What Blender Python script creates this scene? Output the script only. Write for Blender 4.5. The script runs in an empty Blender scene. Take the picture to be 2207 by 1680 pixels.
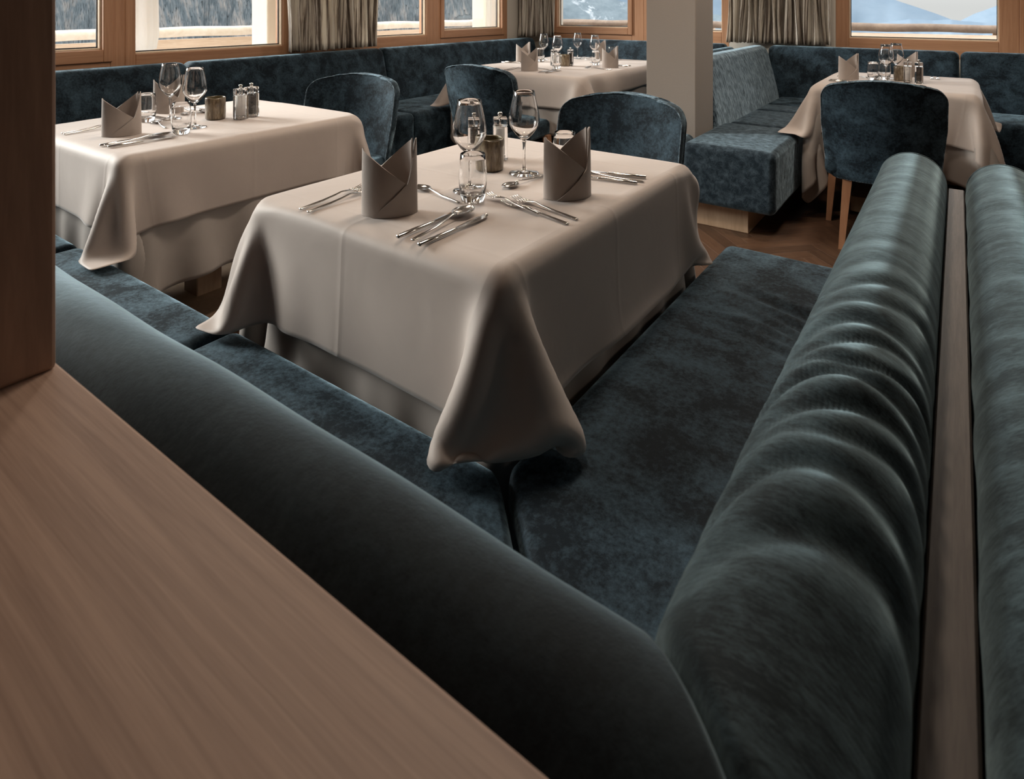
import bpy, bmesh, math, random
import numpy as np
from mathutils import Vector, Matrix
random.seed(7); rng = np.random.default_rng(7)
PI = math.pi; R = math.radians
scn = bpy.context.scene
col = scn.collection

# ------------------------------------------------------------------ camera, sky, sun, exposure
cam_d = bpy.data.cameras.new('camera'); cam = bpy.data.objects.new('camera', cam_d); col.objects.link(cam)
cam.location = (0, 0, 1.2); cam.rotation_euler = (R(90), 0, R(35.5))
cam_d.sensor_width = 36; cam_d.lens = 1350/2207*36; cam_d.shift_y = -825/2207; cam_d.clip_start = .02; cam_d.clip_end = 40000
cam_d.dof.use_dof = True; cam_d.dof.focus_distance = 1.75; cam_d.dof.aperture_fstop = 10
scn.camera = cam
scn.view_settings.view_transform = 'Standard'; scn.view_settings.look = 'None'
scn.view_settings.exposure = 0.1; scn.view_settings.gamma = 1; scn.view_settings.use_curve_mapping = False

w = bpy.data.worlds.new('overcast_sky'); scn.world = w; w.use_nodes = True
nt = w.node_tree; N = nt.nodes; L = nt.links; N.clear()
wo = N.new('ShaderNodeOutputWorld'); bg = N.new('ShaderNodeBackground'); tc = N.new('ShaderNodeTexCoord')
sx = N.new('ShaderNodeSeparateXYZ'); mr = N.new('ShaderNodeMapRange'); rp = N.new('ShaderNodeValToRGB')
L.new(tc.outputs['Generated'], sx.inputs[0]); L.new(sx.outputs['Z'], mr.inputs['Value'])
L.new(mr.outputs[0], rp.inputs[0]); L.new(rp.outputs[0], bg.inputs[0]); L.new(bg.outputs[0], wo.inputs[0])
rp.color_ramp.elements[0].color = (.19, .188, .186, 1); rp.color_ramp.elements[1].color = (1, 1.0, 1.02, 1)   # overcast: dim horizon, bright zenith
bg.inputs[1].default_value = 3.6

sd = bpy.data.lights.new('hazy_sun', 'SUN'); so = bpy.data.objects.new('hazy_sun', sd); col.objects.link(so)
sd.energy = 9.5; sd.angle = R(30); sd.color = (1.0, .97, .93)
so.rotation_euler = Vector((1.0, .34, -.43)).to_track_quat('-Z', 'Y').to_euler()

def area(name, loc, size, power, color, rot=(0, 0, 0)):
    d = bpy.data.lights.new(name, 'AREA'); d.shape = 'DISK' if len(size) == 1 else 'RECTANGLE'; d.size = size[0]
    if len(size) > 1: d.size_y = size[1]
    d.energy = power; d.color = color
    o = bpy.data.objects.new(name, d); col.objects.link(o); o.location = loc; o.rotation_euler = rot; return o
LAMPS = [(-1.10, 1.55, 8.5), (-2.42, 1.6, 9), (-2.4, 4.2, 13), (-.3, 4.4, 11), (-.95, 2.9, 13), (1.6, 3.2, 10)]
for lx, ly, lp in LAMPS:
    area('ceiling_lamp_light', (lx, ly, 2.40), (.34,), lp, (1.0, .90, .80))

# ------------------------------------------------------------------ materials
def mat(name, color, rough=.6, **k):
    m = bpy.data.materials.new(name); m.use_nodes = True; b = m.node_tree.nodes['Principled BSDF']
    b.inputs['Base Color'].default_value = (*color, 1); b.inputs['Roughness'].default_value = rough
    for kk, v in k.items():
        b.inputs[kk.replace('_', ' ')].default_value = v
    return m
def P_(m): return m.node_tree.nodes['Principled BSDF']
def coords(m, scale=(1, 1, 1), rot=(0, 0, 0), kind='Object', loc=(0, 0, 0)):
    nt = m.node_tree; t = nt.nodes.new('ShaderNodeTexCoord'); mp = nt.nodes.new('ShaderNodeMapping')
    mp.inputs['Scale'].default_value = scale; mp.inputs['Rotation'].default_value = rot; mp.inputs['Location'].default_value = loc
    nt.links.new(t.outputs[kind], mp.inputs[0]); return mp.outputs[0]
def noise(m, vec, scale, detail=4, rough=.6, dist=0):
    n = m.node_tree.nodes.new('ShaderNodeTexNoise'); n.inputs['Scale'].default_value = scale
    n.inputs['Detail'].default_value = detail; n.inputs['Roughness'].default_value = rough; n.inputs['Distortion'].default_value = dist
    m.node_tree.links.new(vec, n.inputs['Vector']); return n.outputs[0]
def ramp(m, fac, stops):
    r = m.node_tree.nodes.new('ShaderNodeValToRGB'); e = r.color_ramp.elements
    while len(e) < len(stops): e.new(.5)
    for i, (p, c) in enumerate(stops):
        e[i].position = p; e[i].color = (*c, 1) if len(c) == 3 else c
    m.node_tree.links.new(fac, r.inputs[0]); return r.outputs[0]
def link(m, out, inp): m.node_tree.links.new(out, P_(m).inputs[inp])
def bump(m, h, strength=.3, dist=.002, prev=None):
    b = m.node_tree.nodes.new('ShaderNodeBump'); b.inputs['Strength'].default_value = strength; b.inputs['Distance'].default_value = dist
    m.node_tree.links.new(h, b.inputs['Height'])
    if prev is not None: m.node_tree.links.new(prev, b.inputs['Normal'])
    link(m, b.outputs[0], 'Normal'); return b.outputs[0]
def math_(m, op, a, b=None):
    n = m.node_tree.nodes.new('ShaderNodeMath'); n.operation = op
    for i, v in enumerate((a, b)):
        if v is None: continue
        if hasattr(v, 'links'): m.node_tree.links.new(v, n.inputs[i])
        else: n.inputs[i].default_value = v
    return n.outputs[0]

def velvet(name, lo, hi, sheen_lo, sheen_hi, tint, stretch=(1, 1, 1), sc=9):
    """crushed pile: the nap lies in patches, which changes colour and sheen"""
    m = mat(name, lo, .75); v = coords(m, stretch)
    big = noise(m, v, sc, 6, .68, .4); fine = noise(m, v, sc*11, 4, .8)
    mix = math_(m, 'ADD', math_(m, 'MULTIPLY', big, .62), math_(m, 'MULTIPLY', fine, .38))
    link(m, ramp(m, mix, [(.44, lo), (.62, hi)]), 'Base Color')
    s = ramp(m, mix, [(.42, (sheen_lo,)*3), (.62, (sheen_hi,)*3)]); link(m, s, 'Sheen Weight')
    P_(m).inputs['Sheen Tint'].default_value = (*tint, 1); P_(m).inputs['Sheen Roughness'].default_value = .38
    P_(m).inputs['Specular IOR Level'].default_value = .15
    bump(m, fine, .25, .002)
    return m
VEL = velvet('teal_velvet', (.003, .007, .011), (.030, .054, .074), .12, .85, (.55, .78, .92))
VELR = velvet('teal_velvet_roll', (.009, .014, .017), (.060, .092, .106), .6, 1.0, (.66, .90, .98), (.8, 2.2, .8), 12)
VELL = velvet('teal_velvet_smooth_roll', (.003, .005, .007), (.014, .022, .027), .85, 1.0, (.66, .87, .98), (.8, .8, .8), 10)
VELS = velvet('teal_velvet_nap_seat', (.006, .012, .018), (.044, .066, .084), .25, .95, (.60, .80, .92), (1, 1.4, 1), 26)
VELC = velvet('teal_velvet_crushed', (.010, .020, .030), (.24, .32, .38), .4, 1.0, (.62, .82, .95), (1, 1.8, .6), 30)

def cloth_mat(name, c, crease=True, wear=.06):
    m = mat(name, c, .62); P_(m).inputs['Sheen Weight'].default_value = .25; P_(m).inputs['Sheen Roughness'].default_value = .4
    v = coords(m, kind='UV')
    n = noise(m, v, 3.2, 5, .6); link(m, ramp(m, n, [(.3, tuple(x*(1-wear) for x in c)), (.7, tuple(min(1, x*(1+wear)) for x in c))]), 'Base Color')
    nr = None
    wv = noise(m, coords(m, (900, 900, 900), kind='UV'), 1, 2, .5); nr = bump(m, wv, .12, .0004)
    soft = noise(m, v, 9, 3, .5, .6); nr = bump(m, soft, .25, .006, nr)
    if crease:
        s = m.node_tree.nodes.new('ShaderNodeSeparateXYZ'); m.node_tree.links.new(v, s.inputs[0])
        for ax in ('X', 'Y'):                       # pressed fold lines every 0.36 m
            a = math_(m, 'PINGPONG', math_(m, 'ADD', s.outputs[ax], .03), .18)
            nr = bump(m, ramp(m, a, [(0, (1, 1, 1)), (.010, (0, 0, 0))]), .33, .0015, nr)
    return m
CLOTH = cloth_mat('taupe_tablecloth', (.42, .355, .315))
UNDER = cloth_mat('taupe_undercloth', (.34, .30, .27), False)
NAPK = cloth_mat('taupe_napkin', (.37, .315, .28), False)

def wood(name, c1, c2, grain=(1, 22, 22), sc=2.2, rough=.5, rot=(0, 0, 0), b=.15, coat=0):
    m = mat(name, c1, rough); v = coords(m, grain, rot)
    n = noise(m, v, sc, 5, .62, .7); n2 = noise(m, coords(m, tuple(g*5 for g in grain), rot), sc, 3, .7)
    f = math_(m, 'ADD', math_(m, 'MULTIPLY', n, .7), math_(m, 'MULTIPLY', n2, .3))
    link(m, ramp(m, f, [(.36, c1), (.62, c2)]), 'Base Color'); bump(m, n2, b, .0006); 
    if coat: P_(m).inputs['Coat Weight'].default_value = coat; P_(m).inputs['Coat Roughness'].default_value = .25
    return m
OAK = wood('pale_ash_shelf', (.33, .21, .155), (.48, .325, .245), (.7, 26, 26), 3.4)
OAKV = wood('ash_post', (.33, .195, .135), (.48, .30, .21), (9, 9, .8), 3.4)
LARCH = wood('larch_frame_upright', (.34, .165, .085), (.46, .25, .14), (26, 26, .8), 2.0, .45)
LARCHH = wood('larch_frame_rail', (.34, .165, .085), (.46, .25, .14), (.8, .8, 26), 2.0, .45)
BEAD = wood('glazing_bead_lit_edge', (.62, .47, .33), (.74, .60, .45), (3, 3, 3), 2.0, .35)  # paler than the frame; the bevel's caught light is put into its colour
SEAL = mat('black_rubber_seal', (.012, .012, .014), .6)
BASEW = wood('light_ash_plinth', (.40, .27, .17), (.52, .36, .24), (9, 9, 1), 2.0)
DIV = wood('grey_ash_divider', (.10, .078, .066), (.17, .14, .12), (60, 2.5, 20), 3.0)
LEGW = wood('beech_leg', (.36, .175, .095), (.48, .26, .15), (10, 10, .8), 2.0, .4)
LOGW = wood('sunbleached_log', (.74, .64, .53), (.88, .82, .74), (1, 1, 1), 5.0, .6)
LOGB = wood('backlit_shade_log', (.11, .07, .048), (.20, .14, .10), (1, 1, 1), 5.0, .6)  # shaded copy of the rail log; backlit darkness is put into its brown
PLANKW = wood('pale_terrace_plank', (.62, .46, .34), (.78, .64, .52), (1.4, 1.4, 14), 2.0, .6)
FLOORW = [wood('dark_parquet', (.060*k, .030*k, .017*k), (.105*k, .056*k, .032*k), (2, 20, 2), 3.0, .42) for k in (.85, 1.0, 1.2)]
WALLM = mat('warm_plaster', (.56, .52, .46), .9); bump(WALLM, noise(WALLM, coords(WALLM), 90, 4, .7), .25, .002)
PILLM = mat('taupe_pillar_plaster', (.27, .235, .205), .85); bump(PILLM, noise(PILLM, coords(PILLM), 120, 4, .7), .3, .002)
DARKW = mat('dark_room_panel', (.10, .085, .07), .9); bump(DARKW, noise(DARKW, coords(DARKW), 50, 3), .2, .002)
CEIL = mat('ceiling_plaster', (.42, .39, .35), .95); bump(CEIL, noise(CEIL, coords(CEIL), 90, 3), .2, .002)
REND = mat('beige_render', (.62, .57, .48), .95); bump(REND, noise(REND, coords(REND), 70, 4, .7), .5, .004)
SNOWM = mat('terrace_paving', (.50, .49, .48), .9); bump(SNOWM, noise(SNOWM, coords(SNOWM), 30, 4), .3, .003)
STEEL = mat('polished_steel', (.62, .60, .58), .13, Metallic=1.0); bump(STEEL, noise(STEEL, coords(STEEL), 900, 2), .02, .0001)
def glass(name, rough=0., ior=1.48, tint=(1, 1, 1)):
    m = mat(name, tint, rough); P_(m).inputs['Transmission Weight'].default_value = 1; P_(m).inputs['IOR'].default_value = ior
    r = noise(m, coords(m), 8, 2); bump(m, r, .01, .001); return m
GLASS = glass('clear_glass'); ACRY = glass('clear_acrylic', .01, 1.49)
PANE = bpy.data.materials.new('window_pane'); PANE.use_nodes = True
_n = PANE.node_tree; _n.nodes.clear(); _o = _n.nodes.new('ShaderNodeOutputMaterial'); _m = _n.nodes.new('ShaderNodeMixShader')
_t = _n.nodes.new('ShaderNodeBsdfTransparent'); _g = _n.nodes.new('ShaderNodeBsdfGlossy'); _g.inputs['Roughness'].default_value = .02
_f = _n.nodes.new('ShaderNodeFresnel'); _f.inputs[0].default_value = 1.25; _t.inputs[0].default_value = (.97, .985, .98, 1)
_n.links.new(_f.outputs[0], _m.inputs[0]); _n.links.new(_t.outputs[0], _m.inputs[1]); _n.links.new(_g.outputs[0], _m.inputs[2]); _n.links.new(_m.outputs[0], _o.inputs[0])
CERAM = mat('brown_glazed_ceramic', (.16, .115, .07), .32)
_v = coords(CERAM, (1, 1, .22)); link(CERAM, ramp(CERAM, noise(CERAM, _v, 70, 5, .7, .5), [(.35, (.055, .038, .024)), (.52, (.17, .125, .075)), (.68, (.34, .29, .21))]), 'Base Color')
P_(CERAM).inputs['Coat Weight'].default_value = .5; bump(CERAM, noise(CERAM, _v, 60, 3), .4, .002)
CERIN = mat('dark_glaze_rim', (.10, .075, .035), .3); bump(CERIN, noise(CERIN, coords(CERIN), 60, 3), .4, .002)
SALT = mat('white_salt', (.78, .76, .73), .8); bump(SALT, noise(SALT, coords(SALT), 900, 2), .5, .001)
PEPP = mat('black_peppercorns', (.035, .028, .024), .7)
link(PEPP, ramp(PEPP, noise(PEPP, coords(PEPP), 420, 2), [(.42, (.012, .01, .009)), (.6, (.11, .085, .07))]), 'Base Color')
def stripes():
    m = mat('striped_curtain', (.5, .45, .38), .85); v = coords(m, (1, 1, .02), kind='UV')
    n = noise(m, coords(m, (44, .7, 1), kind='UV'), 1.0, 5, .75, .35)
    link(m, ramp(m, n, [(.40, (.11, .085, .068)), (.47, (.30, .25, .205)), (.50, (.66, .60, .52)), (.60, (.84, .80, .72))]), 'Base Color')
    bump(m, n, .6, .004)
    t = m.node_tree; tr = t.nodes.new('ShaderNodeBsdfTranslucent'); ms = t.nodes.new('ShaderNodeMixShader'); ms.inputs[0].default_value = .35
    t.links.new(P_(m).inputs['Base Color'].links[0].from_socket, tr.inputs[0]); t.links.new(P_(m).outputs[0], ms.inputs[1]); t.links.new(tr.outputs[0], ms.inputs[2])
    t.links.new(ms.outputs[0], t.nodes['Material Output'].inputs[0]); return m
CURT = stripes()
LAMPM = mat('lamp_glow', (1, .85, .65), .5); P_(LAMPM).inputs['Emission Color'].default_value = (1, .72, .45, 1); P_(LAMPM).inputs['Emission Strength'].default_value = 9
WHITEM = mat('white_metal_ring', (.7, .7, .7), .4); bump(WHITEM, noise(WHITEM, coords(WHITEM), 40, 2), .05, .001)
WCANV = mat('white_canvas', (.80, .80, .80), .9); bump(WCANV, noise(WCANV, coords(WCANV, (30, 30, 1)), 3, 3), .5, .006)

# ------------------------------------------------------------------ helpers
def tag(o, label=None, cat=None, group=None, kind=None):
    if label: o['label'] = label
    if cat: o['category'] = cat
    if group: o['group'] = group
    if kind: o['kind'] = kind
    return o
def mesh_obj(name, me, m, parent=None, smooth=True, loc=None, rotz=None):
    if isinstance(me, bmesh.types.BMesh):
        bm = me; me = bpy.data.meshes.new(name); bm.normal_update(); bm.to_mesh(me); bm.free()
    if m is not None: me.materials.append(m)
    if smooth: me.polygons.foreach_set('use_smooth', [True]*len(me.polygons))
    o = bpy.data.objects.new(name, me); col.objects.link(o)
    if parent is not None: o.parent = parent
    if loc: o.location = loc
    if rotz is not None: o.rotation_euler.z = rotz
    return o
def sharp(o, ang=35):
    me = o.data; bm = bmesh.new(); bm.from_mesh(me)
    for e in bm.edges:
        e.smooth = not (len(e.link_faces) == 2 and e.calc_face_angle(0) > R(ang))
    bm.to_mesh(me); bm.free(); return o
def empty(name, loc=(0, 0, 0), rz=0, **k):
    o = bpy.data.objects.new(name, None); o.empty_display_size = .05; col.objects.link(o); o.location = loc; o.rotation_euler.z = rz
    tag(o, **k); return o
def struct(name, me, m, parent=None, smooth=False, label=None):
    o = mesh_obj(name, me, m, parent, smooth)
    if parent is None: o['kind'] = 'structure'
    if label: o['label'] = label
    return o
def box_bm(x0, x1, y0, y1, z0, z1, bev=0, seg=2, bm=None):
    new = bmesh.new(); bmesh.ops.create_cube(new, size=1)
    bmesh.ops.scale(new, vec=(x1-x0, y1-y0, z1-z0), verts=new.verts); bmesh.ops.translate(new, vec=((x0+x1)/2, (y0+y1)/2, (z0+z1)/2), verts=new.verts)
    if bev: bmesh.ops.bevel(new, geom=new.edges[:], offset=bev, segments=seg, profile=.5, affect='EDGES')
    if bm is None: return new
    t = bpy.data.meshes.new('t'); new.to_mesh(t); new.free(); bm.from_mesh(t); bpy.data.meshes.remove(t); return bm
def axis_pts(h, r, n, k=5):
    a = [-(h-r)-r*math.tan(PI/4*i/k) for i in range(k, 0, -1)]
    mid = list(np.linspace(-(h-r), h-r, n+1))
    return a+mid+[-v for v in a[::-1]]
def softbox(c, d, r, n=(4, 4, 4), k=5, fn=None, post=None, rr=None):
    """rounded block with a dense even grid; fn reshapes (x,y,z in block space); post moves along normals"""
    h = [v/2 for v in d]; ax = [axis_pts(h[i], r, n[i], k) for i in range(3)]
    vid = {}; V = []; F = []
    def vert(i, j, l):
        key = (i, j, l)
        if key in vid: return vid[key]
        p = [ax[0][i], ax[1][j], ax[2][l]]; q = [max(-(h[t]-r), min(h[t]-r, p[t])) for t in range(3)]
        dv = Vector([p[t]-q[t] for t in range(3)]); ln = dv.length
        if ln > 1e-9: dv *= r/ln
        v = [q[t]+dv[t] for t in range(3)]
        vid[key] = len(V); V.append(v); return vid[key]
    m = [len(a)-1 for a in ax]
    for (a, b, cc) in ((0, 1, 2), (1, 2, 0), (2, 0, 1)):
        for side in (0, m[cc]):
            for i in range(m[a]):
                for j in range(m[b]):
                    q = []
                    for di, dj in ((0, 0), (1, 0), (1, 1), (0, 1)):
                        key = [0, 0, 0]; key[a] = i+di; key[b] = j+dj; key[cc] = side; q.append(vert(*key))
                    if side == 0: q.reverse()
                    F.append(q)
    if fn: V = [fn(*v) for v in V]
    V = [(v[0]+c[0], v[1]+c[1], v[2]+c[2]) for v in V]
    me = bpy.data.meshes.new('soft'); me.from_pydata(V, [], F); me.update()
    if post:
        nn = [tuple(v.normal) for v in me.vertices]
        for v, no in zip(me.vertices, nn):
            dd = post(v.co.x, v.co.y, v.co.z, no)
            v.co = v.co+Vector(no)*dd
    return me
def lathe_bm(prof, n=40, bm=None, cx=0, cy=0):
    bm = bm or bmesh.new(); rings = []
    for (r, z) in prof:
        if r < 1e-6: rings.append([bm.verts.new((cx, cy, z))])
        else: rings.append([bm.verts.new((cx+r*math.cos(2*PI*i/n), cy+r*math.sin(2*PI*i/n), z)) for i in range(n)])
    for a, b in zip(rings, rings[1:]):
        for i in range(n):
            j = (i+1) % n
            if len(a) == 1 and len(b) == 1: continue
            if len(a) == 1: bm.faces.new((a[0], b[j], b[i]))
            elif len(b) == 1: bm.faces.new((a[i], a[j], b[0]))
            else: bm.faces.new((a[i], a[j], b[j], b[i]))
    bmesh.ops.recalc_face_normals(bm, faces=bm.faces); return bm
def loft(rings, bm=None, caps=True):
    bm = bm or bmesh.new(); rv = [[bm.verts.new(p) for p in r] for r in rings]
    for a, b in zip(rv, rv[1:]):
        n = len(a)
        for i in range(n): bm.faces.new((a[i], a[(i+1) % n], b[(i+1) % n], b[i]))
    if caps: bm.faces.new(rv[0][::-1]); bm.faces.new(rv[-1])
    bmesh.ops.recalc_face_normals(bm, faces=bm.faces); return bm
def tube_path(pts, r, n=8, bm=None):
    rings = []; pts = [Vector(p) for p in pts]
    for i, p in enumerate(pts):
        t = (pts[min(i+1, len(pts)-1)]-pts[max(i-1, 0)]).normalized()
        u = t.cross(Vector((0, 0, 1))); u = u.normalized() if u.length > .01 else Vector((1, 0, 0)); v = t.cross(u)
        rings.append([p+u*r*math.cos(2*PI*k/n)+v*r*math.sin(2*PI*k/n) for k in range(n)])
    return loft(rings, bm)
def kids_of(o): return [c for c in o.children]
def copy_tree(o, loc=None, rz=None, parent=None, label=None, group=None):
    c = o.copy(); col.objects.link(c)
    if parent is not None: c.parent = parent
    if loc is not None: c.location = loc
    if rz is not None: c.rotation_euler.z = rz
    if label: c['label'] = label
    if group: c['group'] = group
    for ch in kids_of(o): copy_tree(ch, parent=c)
    return c

# ------------------------------------------------------------------ room shell
bm = box_bm(-4.25, 3.0, -3.0, 6.15, -.10, -.012); struct('floor', bm, FLOORW[0])
fl = bpy.data.objects['floor']
# herringbone planks where the floor is seen, plain boards below
pl_me = {}
for mi in range(3):
    me = bpy.data.meshes.new('plank'); b = box_bm(-.225, .225, -.037, .037, -.012, 0, .0012, 1); b.to_mesh(me); b.free(); me.materials.append(FLOORW[mi]); pl_me[mi] = me
LP, WP = .45, .074
def plank(cx, cy, a):
    o = bpy.data.objects.new('plank', pl_me[random.choice((0, 1, 2))]); col.objects.link(o); o.parent = fl
    o.location = (cx, cy, 0); o.rotation_euler.z = a
cnt = 0
for k in range(-3, 5):
    for i in range(0, 30):
        for sgn in (1, -1):
            cx = -.9+k*LP*math.sqrt(2)/1.0*1.0+sgn*(LP/2*math.cos(PI/4)-0*WP)
            cy = 1.8+i*WP*math.sqrt(2)+(.5*WP*math.sqrt(2) if sgn < 0 else 0)
            if -1.5 < cx < .75 and 1.9 < cy < 4.0:
                plank(cx, cy, PI/4 if sgn > 0 else -PI/4); cnt += 1
struct('ceiling', box_bm(-4.25, 3.0, -3.0, 6.15, 2.5, 2.6), CEIL)
XW, YW = -3.95, 5.85      # inner faces of the two window walls
ZT = 2.28
def wall_piece(bm, x0, x1, y0, y1, z0, z1): box_bm(x0, x1, y0, y1, z0, z1, bm=bm)
bm = bmesh.new()
wall_piece(bm, XW-.28, XW, -3, 6.13, -.1, .80); wall_piece(bm, XW-.28, XW, -3, 6.13, ZT, 2.5)
wall_piece(bm, XW-.28, XW, -3, -2.7, .80, ZT); wall_piece(bm, XW-.28, XW, 5.45, 6.13, .80, ZT)
struct('wall_left', bm, WALLM)
bm = bmesh.new()
wall_piece(bm, XW, 3.0, YW, YW+.28, -.1, .80); wall_piece(bm, XW, 3.0, YW, YW+.28, ZT, 2.5)
for a, b_ in ((XW, -3.66), (-1.72, -.84), (2.2, 3.0)): wall_piece(bm, a, b_, YW, YW+.28, .80, ZT)
struct('wall_back', bm, WALLM)
struct('wall_right', box_bm(3.0, 3.15, -3.0, 6.13, -.1, 2.6), DARKW)
struct('wall_front', box_bm(-4.25, 3.15, -3.15, -3.0, -.1, 2.6), DARKW)

def window(name, axis, a0, a1, g0, g1, zb, sash, label):
    """axis 'y': in the left wall, running along Y; axis 'x': in the back wall, running along X"""
    root = empty(name, (0, 0, 0)); root['kind'] = 'structure'; root['label'] = label
    def bx(bm, u0, u1, d0, d1, z0, z1, bev=.003):
        if axis == 'y': box_bm(XW-d1, XW-d0, u0, u1, z0, z1, bev, 1, bm)
        else: box_bm(u0, u1, YW+d0, YW+d1, z0, z1, bev, 1, bm)
    def ring(name, mm_v, mm_h, o0, o1, z0, z1, i0, i1, iz0, iz1, d0, d1, bev=.003, parent=root):
        bm = bmesh.new(); bx(bm, o0, i0, d0, d1, z0, z1, bev); bx(bm, i1, o1, d0, d1, z0, z1, bev); f = mesh_obj(name, bm, mm_v, parent, False)
        bm = bmesh.new(); bx(bm, i0, i1, d0, d1, z0, iz0, bev); bx(bm, i0, i1, d0, d1, iz1, z1, bev); mesh_obj(name+'_rail', bm, mm_h, f, False); return f
    f0 = .035                      # visible width of the fixed frame around a sash
    if sash:
        ring('frame', LARCH, LARCHH, a0, a1, .80, ZT, g0-.052, g1+.052, zb-.075, 2.20, .0, .10)
        s = ring('sash', LARCH, LARCHH, g0-.060, g1+.060, zb-.083, 2.208, g0-.012, g1+.012, zb-.014, 2.13, -.014, .07)
        zt = 2.13
    else:
        s = ring('frame', LARCH, LARCHH, a0, a1, .80, ZT, g0-.012, g1+.012, zb-.014, 2.18, .0, .10); zt = 2.18
    ring('glazing_bead', BEAD, BEAD, g0-.013, g1+.013, zb-.015, zt, g0-.004, g1+.004, zb-.004, zt-.012, .02, .05, .002, s)
    ring('seal', SEAL, SEAL, g0-.006, g1+.006, zb-.006, zt-.009, g0, g1, zb+.003, zt-.015, .05, .058, 0, s)
    bm = bmesh.new(); bx(bm, g0-.004, g1+.004, .052, .057, zb-.004, zt-.01, 0); mesh_obj('pane', bm, PANE, s, False)
    return root
window('window_1', 'y', -.6, .55, -.5, .45, .93, False, 'larch window beside the wooden post, mostly hidden')
window('window_11', 'y', -1.65, -.6, -1.55, -.7, .93, False, 'larch window behind the partition')
window('window_12', 'y', -2.7, -1.65, -2.6, -1.75, .93, False, 'rearmost larch window behind the partition')
window('window_2', 'y', .55, 1.66, .67, 1.53, .97, True, 'opening larch sash window right beside the wooden post at the left')
window('window_3', 'y', 1.66, 2.80, 1.73, 2.70, .935, False, 'fixed larch window with the white parasol behind its left edge')
window('window_4', 'y', 2.80, 4.30, 2.90, 4.19, .955, False, 'fixed larch window to the right of the wide striped curtain')
window('window_5', 'y', 4.30, 5.45, 4.44, 5.33, .99, True, 'opening larch window left of the room corner')
window('window_6', 'x', -3.66, -2.56, -3.55, -2.74, 1.0, True, 'opening larch window between corner curtain and plaster pillar')
window('window_7', 'x', -2.56, -1.72, -2.46, -1.80, .98, False, 'narrow larch window half hidden behind the pillar')
window('window_8', 'x', -.84, .36, -.73, .23, .955, False, 'fixed larch window over the right-hand bench with blue mountains')
window('window_9', 'x', .36, 1.4, .46, 1.28, .98, True, 'larch window at the right edge of the photo')
window('window_10', 'x', 1.4, 2.2, 1.5, 2.1, .955, False, 'larch window out of view on the right')
# pillar
p = mesh_obj('pillar', box_bm(-1.552, -1.244, 3.585, 3.90, 0, 2.5, .006, 2), PILLM, None, False); p['kind'] = 'structure'; p['label'] = 'square taupe plaster pillar between the two bench groups'

# ------------------------------------------------------------------ terrace outside
t = struct('terrace_floor', box_bm(-6.1, -4.25, -3, 9.0, -.25, -.15), SNOWM, label='pale terrace slabs outside the windows')
struct('terrace_floor', box_bm(-6.1, 4, 6.15, 9.0, -.26, -.151), SNOWM, label='pale terrace slabs beyond the back wall')
def logrun(p0, p1, label, nm):
    root = empty('terrace_railing', p0, label=label, cat='railing')
    d = Vector(p1)-Vector(p0); L_ = d.length; n = int(L_/.12)
    rings = []
    u = d.normalized(); s_ = u.cross(Vector((0, 0, 1)))
    for i in range(n+1):
        c = u*(L_*i/n)+Vector((0, 0, .978+.004*math.sin(i*.9))); r = .044+.0025*math.sin(i*.37)+random.uniform(-.001, .001)
        rings.append([c+s_*r*math.cos(2*PI*k/14)+Vector((0, 0, r*math.sin(2*PI*k/14))) for k in range(14)])
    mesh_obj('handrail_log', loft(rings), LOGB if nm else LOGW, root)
    for (za, zb, off) in ((.70, .915, .0), (.45, .66, .0), (.2, .41, .0)):
        bm = box_bm(0, L_, -.02, .02, za, zb, .004, 1); o = mesh_obj('plank', bm, PLANKW, root, False); o.rotation_euler.z = math.atan2(d.y, d.x)
    k = max(2, int(L_/2.4))
    for i in range(k+1):
        c = u*(L_*i/k)-s_*.07
        mesh_obj('post', box_bm(c.x-.04, c.x+.04, c.y-.04, c.y+.04, -.15, .95, .004, 1), PLANKW, root, False)
logrun((-5.6, -1.5, 0), (-5.6, 7.9, 0), 'log handrail with pale planks outside the long window wall', 0)
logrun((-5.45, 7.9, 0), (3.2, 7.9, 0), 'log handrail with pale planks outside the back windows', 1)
for i, (cx, cy, lab) in enumerate(((-4.52, 2.99, 'beige rendered column outside beside the wide striped curtain'), (-4.52, 5.80, 'beige rendered column outside the window left of the room corner'))):
    o = mesh_obj('column', box_bm(cx-.12, cx+.10, cy-.10, cy+.14, -.15, 2.6, .01, 2), REND, None, False); tag(o, lab, 'column')
prof = [(0, .87), (.03, .87), (.10, .89), (.115, 1.0), (.11, 1.3), (.10, 1.8), (.05, 2.3), (.0, 2.35)]
b = lathe_bm(prof, 32)
for v in b.verts:
    a = math.atan2(v.co.y, v.co.x); k = 1+.10*math.cos(6*a); v.co.x *= k; v.co.y *= k
root = empty('parasol', (-4.9, 2.16, 0), label='closed white parasol on the terrace behind the left window', cat='parasol')
mesh_obj('cover', b, WCANV, root)
mesh_obj('pole', lathe_bm([(0, -.13), (.02, -.13), (.02, .9), (0, .9)], 16), WHITEM, root)
mesh_obj('base', lathe_bm([(0, -.15), (.22, -.15), (.22, -.09), (.04, -.07), (0, -.07)], 24), WHITEM, root)
struct('terrace_roof', box_bm(-4.9, -4.24, -3, 6.9, 2.62, 2.8), REND, label='roof edge above the terrace')

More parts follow.
